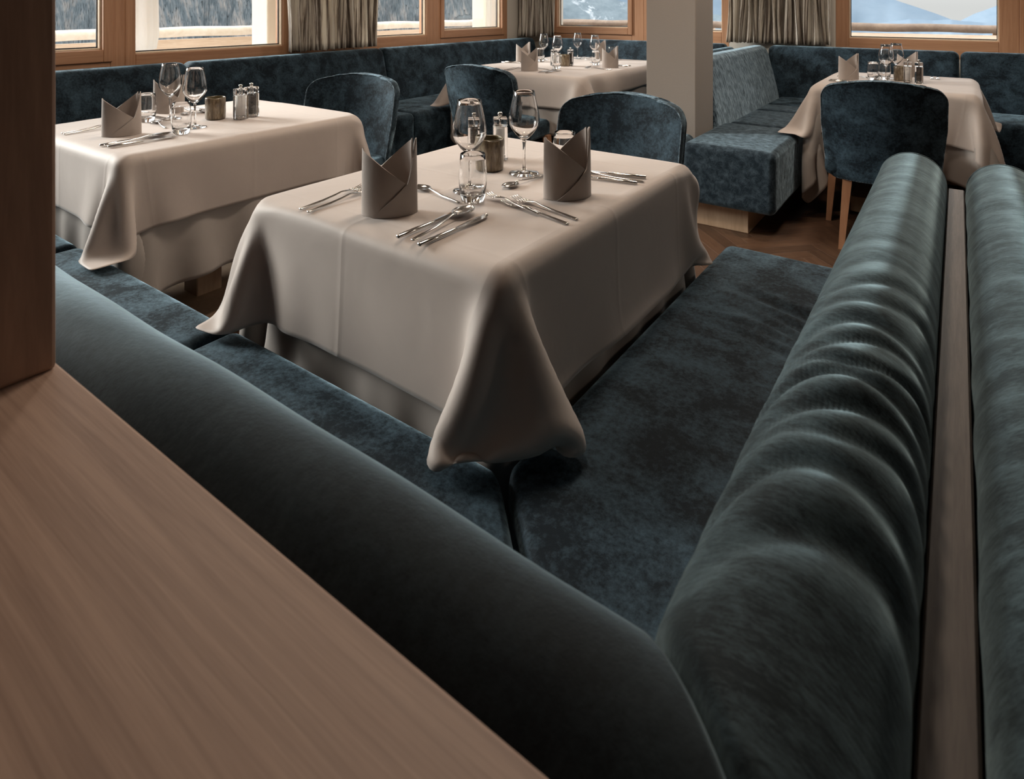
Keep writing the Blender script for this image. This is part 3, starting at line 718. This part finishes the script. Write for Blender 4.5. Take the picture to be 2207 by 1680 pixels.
table('far', -3.00, -1.95, 3.49, 4.93, [(-4, -3.07, .8, 5.6, .474), (-1.9, -1.5, 3.9, 5.1, .474)], 12, 'the far table with four napkins left of the pillar', 'left of the pillar', h=.03, over=(.22, .14, .215, .22), double=((1, -1),), uover=.36, lims=(.05, .015, .015, .06))
table('right', -.69, .085, 3.95, 4.87, [(-1.3, -.745, 3.3, 5.1, .474), (-1.3, 2, 5.0, 5.6, .474)], 21, 'the right-hand table behind the chair', 'behind the right-hand chair', h=.024, lims=(.04, .12, .12, .10))
TT = TZ+.0065   # cloth surface

# ------------------------------------------------------------------ napkins
def napkin_me():
    a, b = .058, .034
    def pt(s, z, off=0, H=.165):
        th = PI+2*PI*s; k = 1+off
        lean = 1-.12*(z/H)*abs(math.sin(th))*.9
        x = a*math.cos(th)*(1+off)*(1-.04*(z/H)); y = b*math.sin(th)*(1+off*1.8)*(1-.25*max(0, z/H)*0)
        # flat-ish faces
        y *= 1.0-.25*abs(math.cos(th))**3
        return (x, y*lean, z)
    H = .16
    def g_(s):
        b_ = math.floor(s*2)/2; return b_+.25*(1-math.cos(2*PI*(s-b_)))
    def lp(s, t):
        s = g_(s); t = [(g_(p), q) for p, q in t]
        for (p, q), (r, v) in zip(t, t[1:]):
            if s <= r: return q+(v-q)*((s-p)/(r-p) if r > p else 0)
        return t[-1][1]
    bm = bmesh.new()
    def sheet(s0, s1, top, bot, off, ns=28, nz=12, th=.0022):
        g = []
        for i in range(ns+1):
            s = s0+(s1-s0)*i/ns; zt, zb = lp(s, top)*H, lp(s, bot)*H; row = []
            for j in range(nz+1):
                z = zb+(max(zt, zb+.001)-zb)*j/nz; row.append((s, z))
            g.append(row)
        outer = [[bm.verts.new(pt(s, z, off)) for s, z in row] for row in g]
        inner = [[bm.verts.new(pt(s, z, off-th/.045)) for s, z in row] for row in g]
        for i in range(ns):
            for j in range(nz):
                bm.faces.new((outer[i][j], outer[i+1][j], outer[i+1][j+1], outer[i][j+1])); bm.faces.new((inner[i][j], inner[i][j+1], inner[i+1][j+1], inner[i+1][j]))
        for i in range(ns):
            bm.faces.new((outer[i][0], inner[i][0], inner[i+1][0], outer[i+1][0])); bm.faces.new((outer[i][nz], outer[i+1][nz], inner[i+1][nz], inner[i][nz]))
        for j in range(nz):
            bm.faces.new((outer[0][j], outer[0][j+1], inner[0][j+1], inner[0][j])); bm.faces.new((outer[ns][j], inner[ns][j], inner[ns][j+1], outer[ns][j+1]))
    Z0 = [(0, 0), (1, 0)]
    # left panel, peak at the left end, edge falling to the right across the front
    sheet(-.12, .46, [(-.12, .62), (-.03, .86), (0.02, .90), (.05, .865), (.40, .37), (.47, .27)], [(-.12, 0), (.46, 0)], .0)
    # back panel from the right peak down to the left behind
    sheet(.46, 1.02, [(.46, .86), (.5, 1.0), (.54, .97), (.86, .50), (1.02, .44)], [(.46, 0), (1.02, 0)], -.07)
    # wrap: lower triangle at the front and the narrow right peak
    sheet(.15, .56, [(.15, .0), (.37, .42), (.43, .78), (.475, .99), (.50, 1.0), (.56, .90)], [(.15, 0), (.56, 0)], .075, 40)
    bmesh.ops.recalc_face_normals(bm, faces=bm.faces)
    me = bpy.data.meshes.new('napkin'); bm.to_mesh(me); bm.free(); me.materials.append(NAPK)
    uv = me.uv_layers.new(name='UVMap')
    for l in me.loops:
        c = me.vertices[l.vertex_index].co; uv.data[l.index].uv = (c.x*2, c.z*2)
    me.polygons.foreach_set('use_smooth', [True]*len(me.polygons))
    return me
NAPM = napkin_me()
def napkin(x, y, deg, label, k=1., g='folded napkins'):
    o = bpy.data.objects.new('napkin', NAPM); col.objects.link(o); o.location = (x, y, TT); o.rotation_euler.z = R(deg); o.scale = (1, 1, k)
    return tag(o, label, 'napkin', g)
sharp(bpy.data.objects.new('tmp', NAPM), 50); bpy.data.objects.remove(bpy.data.objects['tmp'])

# ------------------------------------------------------------------ glasses
def wine_glass():
    root = empty('wine_glass', cat='glass')
    out = [(.0035, .088), (.010, .0925), (.022, .104), (.034, .120), (.0405, .134), (.0418, .143), (.0405, .158), (.036, .183), (.0305, .208), (.0285, .2205)]
    inn = [(.0278, .2212), (.0274, .2205), (.0294, .208), (.0349, .183), (.0394, .158), (.0406, .143), (.0392, .134), (.0325, .121), (.020, .1065), (.008, .0985), (0, .097)]
    mesh_obj('bowl', lathe_bm([(0, .0865)]+out+inn, 48), GLASS, root)
    st = [(0, .0), (.0395, .0), (.0400, .0012), (.0385, .0022), (.022, .0045), (.008, .0085), (.0042, .014), (.0034, .030), (.0033, .055), (.0038, .075), (.0052, .0845), (.0052, .0863), (0, .0863)]
    mesh_obj('stem', lathe_bm(st, 40), GLASS, root); return root
def tumbler():
    out = [(0, .0), (.024, .0), (.0265, .003), (.0300, .022), (.0325, .045), (.0325, .065), (.0300, .095), (.0285, .109)]
    inn = [(.0277, .1098), (.0271, .109), (.0287, .095), (.0311, .065), (.0311, .045), (.0286, .026), (.0245, .019), (.012, .0165), (0, .016)]
    return mesh_obj('tumbler', lathe_bm(out+inn, 44), GLASS)
def ceramic_cup():
    root = empty('ceramic_cup', cat='cup'); n = 40
    out = [(0, 0), (.034, 0), (.0375, .004), (.0385, .03), (.0378, .06), (.038, .083), (.0365, .0855)]
    inn = [(.0342, .083), (.0340, .02), (.030, .008), (0, .007)]
    b = lathe_bm(out+[(.0345, .0845)], n)
    for v in b.verts: v.co.z += .0015*math.sin(3*math.atan2(v.co.y, v.co.x))*(v.co.z > .08)
    mesh_obj('cup_wall', b, CERAM, root); b = lathe_bm([(.0365, .0858), (.0350, .0868)]+inn, n)
    mesh_obj('glazed_inside', b, CERIN, root); return root
def mill(kind):
    root = empty('salt_mill' if kind == 'salt' else 'pepper_mill', cat='mill')
    # clear square column with an inner bore
    mesh_obj('body', box_bm(-.021, .021, -.021, .021, 0, .096, .0035, 3), ACRY, root)
    mesh_obj('filling', lathe_bm([(0, .016), (.0125, .016), (.0125, .090), (0, .090)], 24), SALT if kind == 'salt' else PEPP, root)
    mesh_obj('head', box_bm(-.0205, .0205, -.0205, .0205, .098, .122, .0035, 3), ACRY, root)
    mesh_obj('shaft', lathe_bm([(0, .0905), (.003, .0905), (.003, .128), (0, .128)], 12), STEEL, root)
    mesh_obj('knob', lathe_bm([(0, .124), (.005, .124), (.007, .128), (.0072, .135), (.005, .1375), (0, .138)], 20), STEEL, root)
    mesh_obj('grinder_ring', lathe_bm([(0, .002), (.014, .002), (.014, .012), (.011, .015), (0, .015)], 24), STEEL, root)
    return root
# ------------------------------------------------------------------ cutlery (handle end at x=0, head towards +x, resting on z=0)
def ell(x, w, zc, t, n=12): return [(x, w*math.cos(2*PI*k/n), zc+t*math.sin(2*PI*k/n)) for k in range(n)]
def sheet_head(outline, depth, x0, L_, th=.0011, zb=0, tip_up=.002, n=18, m=9):
    """concave spoon bowl: outline(t)->half width"""
    bm = bmesh.new(); top = []; bot = []
    for i in range(n+1):
        t_ = i/n; tt = .5-.5*math.cos(PI*t_); w = max(outline(tt), .0003); x = x0+L_*tt; r1 = []; r2 = []
        for j in range(m+1):
            s = -1+2*j/m; e = math.sin(PI*tt)**.7*(1-s*s); z = zb+depth*(1-e)+tip_up*tt*0
            r1.append(bm.verts.new((x, w*s, z+th))); r2.append(bm.verts.new((x, w*s*1.0, z)))
        top.append(r1); bot.append(r2)
    for i in range(n):
        for j in range(m):
            bm.faces.new((top[i][j], top[i+1][j], top[i+1][j+1], top[i][j+1])); bm.faces.new((bot[i][j], bot[i][j+1], bot[i+1][j+1], bot[i+1][j]))
        bm.faces.new((top[i][0], bot[i][0], bot[i+1][0], top[i+1][0])); bm.faces.new((top[i][m], top[i+1][m], bot[i+1][m], bot[i][m]))
    for e_ in (0, n):
        for j in range(m): bm.faces.new((top[e_][j], top[e_][j+1], bot[e_][j+1], bot[e_][j]) if e_ == 0 else (top[e_][j+1], top[e_][j], bot[e_][j], bot[e_][j+1]))
    bmesh.ops.recalc_face_normals(bm, faces=bm.faces); return bm
def spoon(L_=.20, name='spoon'):
    root = empty(name, cat='cutlery'); bl = L_*.31; hl = L_-bl; dp = .0065*L_/.2
    prof = [(0, .0040, .0022, .0018), (.002, .0048, .0022, .0021), (hl*.5, .0040, .0034, .0021), (hl*.75, .0028, .006, .0020), (hl*.92, .0022, .0095, .0019), (hl+.004, .0042, dp+.0025, .0010)]
    mesh_obj('handle', loft([ell(*p) for p in prof]), STEEL, root)
    wd = .021*L_/.2
    mesh_obj('bowl', sheet_head(lambda t_: wd*math.sin(PI*min(1, t_**.85*.97+.03))**.62, dp, hl, bl), STEEL, root); return root
def fork(L_=.20, name='fork'):
    root = empty(name, cat='cutlery'); hl = L_*.66
    prof = [(0, .0040, .0022, .0018), (.002, .0048, .0022, .0021), (hl*.5, .0040, .0034, .0021), (hl*.78, .0028, .006, .0020), (hl*.95, .0024, .0085, .0018), (hl+.012, .0070, .0068, .0011), (hl+.022, .0112, .0045, .0009), (hl+.028, .0118, .0036, .0009)]
    mesh_obj('handle', loft([ell(*p) for p in prof]), STEEL, root)
    tl = L_-hl-.027
    for k in range(4):
        yc = (k-1.5)*.0064
        mesh_obj('tine', loft([[(x, y+yc, z+zz) for (_, y, z) in ell(0, w_, 0, .0009, 8)] for x, w_, zz in ((hl+.024, .0021, .0040), (hl+.027+tl*.3, .0018, .0030), (hl+.027+tl*.7, .0015, .0042), (hl+.027+tl*.97, .0008, .0068), (hl+.027+tl, .0003, .0072))]), STEEL, root)
    return root
def knife(L_=.215, name='knife'):
    root = empty(name, cat='cutlery'); hl = L_*.5
    prof = [(0, .0045, .0045, .0030), (.0015, .0056, .0045, .0038), (hl*.5, .0056, .0045, .0038), (hl*.95, .0046, .0045, .0032), (hl, .0036, .0045, .0022)]
    mesh_obj('handle', loft([ell(*p) for p in prof]), STEEL, root)
    pr = [(hl-.001, .0036, 0), (hl+.012, .0058, .0006), (hl+.05, .0088, .001), (L_-.02, .0085, .001), (L_-.006, .0058, .003), (L_, .0012, .0062)]
    mesh_obj('blade', loft([[(x, w_*c+sh, .0046+.0008*s_) for c, s_ in ((1, 0), (.3, 1), (-1, .5), (-1, -.5), (.3, -1))] for x, w_, sh in pr]), STEEL, root, False); return root

PRO = {}
PRO['wine'] = wine_glass(); PRO['tumbler'] = tumbler(); PRO['cup'] = ceramic_cup(); PRO['salt'] = mill('salt'); PRO['pepper'] = mill('pepper')
PRO['spoon'] = spoon(.215); PRO['dspoon'] = spoon(.175, 'dessert_spoon'); PRO['fork'] = fork(.20); PRO['dfork'] = fork(.175, 'dessert_fork'); PRO['knife'] = knife(.21)
USED = set(); CAT = {'wine': 'glass', 'tumbler': 'glass', 'cup': 'cup', 'salt': 'mill', 'pepper': 'mill', 'spoon': 'cutlery', 'dspoon': 'cutlery', 'fork': 'cutlery', 'dfork': 'cutlery', 'knife': 'cutlery'}
GRP = {'wine': 'wine glasses', 'tumbler': 'water tumblers', 'cup': 'brown ceramic cups', 'salt': 'salt mills', 'pepper': 'pepper mills', 'spoon': 'table spoons', 'dspoon': 'dessert spoons', 'fork': 'forks', 'dfork': 'dessert forks', 'knife': 'knives'}
def put(k, x, y, label, deg=0, z=0):
    o = PRO[k]
    if k in USED: o = copy_tree(o)
    USED.add(k); o.location = (x, y, TT+z); o.rotation_euler = (0, 0, R(deg)); tag(o, label, CAT[k], GRP[k]); return o
LEN = {'spoon': .215, 'dspoon': .175, 'fork': .20, 'dfork': .175, 'knife': .21}
def lay(k, end, head, label, z=0):      # handle end point -> direction of the head
    return put(k, end[0], end[1], label, math.degrees(math.atan2(head[1]-end[1], head[0]-end[0])), z)

# centre table
C = 'on the centre table'
napkin(-1.006, .950, 46, 'folded taupe napkin at the left setting '+C)
napkin(-.752, 1.275, 53, 'folded taupe napkin at the right setting '+C)
put('wine', -.965, 1.175, 'front wine glass behind the tumbler '+C, 0); put('wine', -.948, 1.385, 'rear wine glass beside the ceramic cup '+C, 0)
put('tumbler', -.908, 1.118, 'tumbler in front of the front wine glass '+C); put('tumbler', -.862, 1.452, 'tumbler behind the right napkin '+C)
put('cup', -1.048, 1.365, 'brown glazed ceramic cup '+C); put('pepper', -1.150, 1.425, 'clear pepper mill seen through the front wine glass', 40); put('salt', -1.095, 1.475, 'clear salt mill behind the ceramic cup '+C, 40)
lay('knife', (-.876, .850), (-.880, 1.05), 'left knife of the three pieces right of the left napkin, centre table')
lay('spoon', (-.838, .852), (-.868, 1.078), 'table spoon lying between two knives on the centre table', .004)
lay('knife', (-.815, .845), (-.813, 1.05), 'front knife nearest the front edge of the centre table')
lay('fork', (-1.176, .848), (-1.196, 1.05), 'outer fork left of the left napkin, centre table'); lay('fork', (-1.146, .846), (-1.164, 1.04), 'inner fork left of the left napkin, centre table')
lay('dspoon', (-.922, 1.085), (-1.10, 1.124), 'dessert spoon with its bowl beside the left napkin, centre table')
lay('dspoon', (-.890, 1.405), (-.906, 1.233), 'dessert spoon left of the right napkin, bowl toward the forks')
lay('fork', (-.648, 1.143), (-.875, 1.196), 'rear long fork in front of the right napkin, centre table'); lay('fork', (-.650, 1.108), (-.868, 1.158), 'front long fork below the right napkin, centre table')
lay('dfork', (-.730, 1.120), (-.915, 1.168), 'small fork whose tines point at the front tumbler', .003)
lay('knife', (-.656, 1.460), (-.86, 1.425), 'front knife right of the right napkin, centre table'); lay('spoon', (-.650, 1.488), (-.86, 1.455), 'table spoon right of the right napkin, centre table'); lay('knife', (-.660, 1.524), (-.86, 1.478), 'rear knife right of the right napkin, centre table')
# left table
C = 'on the left table'
napkin(-2.375, .985, 66, 'folded taupe napkin nearest the wooden post '+C, .92); napkin(-2.725, 1.315, 56, 'folded taupe napkin behind the glasses '+C, .98)
put('wine', -2.546, 1.235, 'left wine glass in front of the rear napkin '+C); put('wine', -2.300, 1.205, 'right wine glass in front of the ceramic cup '+C)
put('tumbler', -2.573, 1.16, 'tumbler just behind the near napkin '+C); put('tumbler', -2.226, 1.118, 'tumbler in front of the wine glasses '+C)
put('cup', -2.41, 1.345, 'brown glazed ceramic cup '+C); put('salt', -2.322, 1.40, 'clear salt mill '+C, 15); put('pepper', -2.335, 1.455, 'clear pepper mill '+C, 15)
lay('fork', (-2.56, .870), (-2.595, 1.07), 'left fork beside the near napkin '+C); lay('fork', (-2.535, .868), (-2.565, 1.07), 'right fork beside the near napkin '+C)
lay('knife', (-2.228, .862), (-2.250, 1.06), 'rear knife beside the near napkin '+C); lay('spoon', (-2.212, .868), (-2.222, 1.08), 'table spoon beside the near napkin '+C, .004); lay('knife', (-2.186, .868), (-2.176, 1.07), 'knife nearest the table edge '+C)
lay('dspoon', (-2.365, 1.132), (-2.55, 1.172), 'dessert spoon behind the near napkin '+C)
lay('knife', (-2.78, 1.21), (-2.57, 1.225), 'knife in front of the rear napkin '+C); lay('spoon', (-2.78, 1.41), (-2.56, 1.40), 'spoon right of the rear napkin '+C); lay('fork', (-2.78, 1.45), (-2.57, 1.44), 'fork right of the rear napkin '+C)
lay('dspoon', (-2.60, 1.47), (-2.595, 1.32), 'dessert spoon lying between the rear napkin and the cup '+C)
# far table: four settings
def setting(x, y, ang, who, C, nk_deg, knives=2, k=1.0):
    """diner looks along ang (degrees); napkin at x,y"""
    a = R(ang); f = (math.cos(a), math.sin(a)); r_ = (math.sin(a), -math.cos(a))
    def at(fr, rt): return (x+f[0]*fr+r_[0]*rt, y+f[1]*fr+r_[1]*rt)
    napkin(x, y, nk_deg, 'folded taupe napkin at the %s seat %s' % (who, C), k)
    lay('knife', at(-.08, .13), at(.1, .125), 'inner knife at the %s seat %s' % (who, C)); lay('spoon', at(-.08, .158), at(.1, .150), 'table spoon at the %s seat %s' % (who, C), .003); lay('knife', at(-.08, .185), at(.1, .185), 'outer knife at the %s seat %s' % (who, C))
    lay('fork', at(-.08, -.13), at(.1, -.135), 'inner fork at the %s seat %s' % (who, C)); lay('fork', at(-.08, -.16), at(.1, -.165), 'outer fork at the %s seat %s' % (who, C))
    lay('dspoon', at(.13, .08), at(.145, -.09), 'dessert spoon at the %s seat %s' % (who, C))
C = 'of the far table'
setting(-2.445, 3.635, 90, 'near', C, 40); setting(-2.085, 4.16, 180, 'right-hand', C, 30); setting(-2.90, 4.22, 0, 'window-side', C, 45); setting(-2.49, 4.79, -90, 'back', C, 75)
put('wine', -2.84, 4.44, 'leftmost wine glass '+C); put('wine', -2.56, 4.20, 'wine glass in front of the mills '+C); put('wine', -2.685, 4.74, 'rearmost wine glass '+C); put('wine', -2.37, 4.46, 'wine glass left of the right-hand napkins '+C)
put('tumbler', -2.37, 3.88, 'tumbler at the near seat '+C); put('tumbler', -2.27, 4.29, 'tumbler at the right-hand seat '+C); put('tumbler', -2.38, 4.78, 'tumbler at the back seat '+C); put('tumbler', -2.78, 4.30, 'tumbler at the window-side seat '+C)
put('cup', -2.42, 4.08, 'brown glazed ceramic cup '+C); put('salt', -2.50, 4.05, 'clear salt mill '+C, 20); put('pepper', -2.40, 4.13, 'clear pepper mill '+C, 20)
C = 'of the right-hand table'
setting(-.555, 4.345, 0, 'bench-side', C, 30); setting(-.27, 4.74, -90, 'back', C, 20)
put('wine', -.355, 4.36, 'left wine glass '+C); put('wine', -.315, 4.52, 'right wine glass '+C); put('tumbler', -.425, 4.39, 'left tumbler '+C); put('tumbler', -.37, 4.46, 'right tumbler '+C)
put('cup', -.285, 4.45, 'brown glazed ceramic cup '+C); put('salt', -.245, 4.36, 'clear salt mill '+C, 5); put('pepper', -.190, 4.36, 'clear pepper mill '+C, 5)

# ------------------------------------------------------------------ chairs
def chair():
    """faces +Y: back at the origin, seat in front"""
    root = empty('dining_chair', cat='chair')
    W, Zb, Zt, rc = .262, .345, .85, .085
    def P3(u, v, d=0):
        z = Zb+(Zt-Zb)*v
        hw = W*(.90+.10*min(1, v*1.8))
        tz = z-(Zt-rc)
        if tz > 0: hw = W-rc+math.sqrt(max(0, rc*rc-tz*tz))
        bz = (Zb+.05)-z
        if bz > 0: hw -= .05-math.sqrt(max(0, .05**2-bz*bz))
        x = hw*u; y = .085*(abs(x)/W)**2.0*(1-.15*v)-.09*(v-.25)*(1 if v > .25 else .2)+.012*(1-v)
        zz = z-.022*(u*u)*v**3
        return Vector((x, y+d, zz))
    nu, nv = 28, 26; vs = [.5-.5*math.cos(PI*j/nv) for j in range(nv+1)]
    bm = bmesh.new(); th = .048
    front = [[bm.verts.new(P3(-1+2*i/nu, v, th*.5)) for i in range(nu+1)] for v in vs]; back = [[bm.verts.new(P3(-1+2*i/nu, v, -th*.5)) for i in range(nu+1)] for v in vs]
    for j in range(nv):
        for i in range(nu):
            bm.faces.new((front[j][i], front[j][i+1], front[j+1][i+1], front[j+1][i])); bm.faces.new((back[j][i], back[j+1][i], back[j+1][i+1], back[j][i+1]))
        bm.faces.new((front[j][0], front[j+1][0], back[j+1][0], back[j][0])); bm.faces.new((front[j][nu], back[j][nu], back[j+1][nu], front[j+1][nu]))
    for i in range(nu):
        bm.faces.new((front[0][i], back[0][i], back[0][i+1], front[0][i+1])); bm.faces.new((front[nv][i], front[nv][i+1], back[nv][i+1], back[nv][i]))
    bmesh.ops.recalc_face_normals(bm, faces=bm.faces)
    sh = [e for e in bm.edges if e.calc_face_angle(0) > R(60)]
    bmesh.ops.bevel(bm, geom=sh, offset=.005, segments=2, profile=.5, affect='EDGES')
    mesh_obj('backrest', bm, VEL, root)
    for d, nm in ((-th*.5, 'piping'), (th*.5, 'piping')):
        pts = [P3(-1, v, d) for v in np.linspace(.1, .999, 40)]+[P3(u, 1, d) for u in np.linspace(-1, 1, 16)[1:-1]]+[P3(1, v, d) for v in np.linspace(.999, .1, 40)]
        mesh_obj(nm, tube_path(pts, .0022, 6), VELC, root)  # paler velvet puts the rim-lit edge into the piping's colour
    def fn(x, y, z):
        k = 1-.10*(y+.23)/.46; return (x*k, y, z+(.012*(1-(x/.25)**2)*(1-(y/.24)**2) if z > 0 else 0))
    mesh_obj('seat', softbox((0, .265, .41), (.50, .46, .11), .035, (10, 10, 3), 5, fn), VEL, root)
    for sx_, y0, lean_ in ((-1, .06, -.03), (1, .06, -.03), (-1, .44, .03), (1, .44, .03)):
        x0 = sx_*(.145 if y0 < .2 else .222); rings = []
        for t_ in np.linspace(0, 1, 5):
            z = .37*(1-t_); h = .0215-.0085*t_; cx = x0+sx_*.028*t_; cy = y0+lean_*t_
            rings.append([(cx+a*h, cy+b_*h, z) for a, b_ in ((1, 1), (-1, 1), (-1, -1), (1, -1))])
        bm = loft(rings); mesh_obj('leg', bm, LEGW, root, False)
    return root
ch = chair(); tag(ch, 'teal velvet chair facing us behind the centre table', 'chair', 'upholstered chairs'); ch.location = (-1.09, 2.28, 0); ch.rotation_euler.z = PI
copy_tree(ch, (-2.54, 2.16, 0), R(196), label='teal velvet chair at the far end of the left table', group='upholstered chairs')
copy_tree(ch, (-2.40, 3.0, 0), R(0), label='teal velvet chair with its back to us in front of the far table', group='upholstered chairs')
copy_tree(ch, (-.30, 3.47, 0), R(6), label='teal velvet chair with beech legs seen from behind at the right', group='upholstered chairs')

# ------------------------------------------------------------------ curtains
def curtain(name, p0, p1, z0, z1, folds, amp, label, seed):
    rg = np.random.default_rng(seed); p0, p1 = Vector(p0), Vector(p1); d = (p1-p0); L_ = d.length; u = d.normalized(); nrm = Vector((-u.y, u.x))
    nx, nz = folds*12, 26; V = []; F = []; UV = []
    ph = np.cumsum(rg.uniform(.7, 1.35, folds+2)); ph = ph/ph[-1]
    am = rg.uniform(.6, 1.15, folds+2); jag = rg.normal(size=nx+1)*.004
    def field(s, t_):
        k = np.searchsorted(ph, s); k = min(max(k, 0), folds+1); a = ph[k-1] if k > 0 else 0; b = ph[k]; f = (s-a)/(b-a+1e-9)
        return am[k]*(math.sin(2*PI*f-1.57+.6*math.sin(3*t_+k))*.5+.12*math.sin(6*PI*f+k))
    for i in range(nx+1):
        s = i/nx
        for j in range(nz+1):
            t_ = j/nz; z = z0+(z1-z0)*t_+jag[i]*(1-t_)
            off = amp*field(s, t_)*(1.0-.25*t_)
            pin = 1.0+.05*math.sin(t_*4+seed)*(1-t_)
            q = p0+u*(L_*(.5+(s-.5)*pin)+.010*math.sin(t_*9+s*30)*(1-t_))+nrm*off; V.append((q.x, q.y, z)); UV.append((s*L_*1.9, z))
    for i in range(nx):
        for j in range(nz):
            a = i*(nz+1)+j; F.append((a, a+nz+1, a+nz+2, a+1))
    me = bpy.data.meshes.new(name); me.from_pydata(V, [], F); uv = me.uv_layers.new(name='UVMap')
    for l in me.loops: uv.data[l.index].uv = UV[l.vertex_index]
    o = mesh_obj(name, me, CURT); md = o.modifiers.new('t', 'SOLIDIFY'); md.thickness = .003; tag(o, label, 'curtain', 'striped curtains')
curtain('curtain', (-3.85, 2.66), (-3.85, 3.50), .882, 2.4, 11, .075, 'wide striped curtain between the two long left windows', 4)
curtain('curtain', (-3.90, 5.60), (-3.54, 5.76), .882, 2.4, 6, .07, 'striped curtain in the room corner above the far bench', 9)
curtain('curtain', (-1.70, 5.76), (-.86, 5.76), .882, 2.4, 12, .075, 'striped curtain right of the pillar in front of the back wall', 15)

# ------------------------------------------------------------------ ceiling lamps (above the frame)
root0 = None
for i, (lx, ly, lp) in enumerate(LAMPS):
    if root0 is None:
        root0 = empty('ceiling_lamp', (lx, ly, 2.42))
        mesh_obj('ring', lathe_bm([(.20, 0), (.21, -.005), (.215, .08), (0, .08), (0, .07), (.2, .07)], 32), WHITEM, root0)
        mesh_obj('diffuser', lathe_bm([(0, .012), (.19, .012), (.19, .02), (0, .02)], 32), LAMPM, root0); r_ = root0
    else: r_ = copy_tree(root0, (lx, ly, 2.42))
    tag(r_, 'round ceiling lamp above '+('the centre table', 'the left table', 'the far table', 'the right-hand table', 'the chair behind the centre table', 'the aisle on the right')[i], 'lamp', 'ceiling lamps')
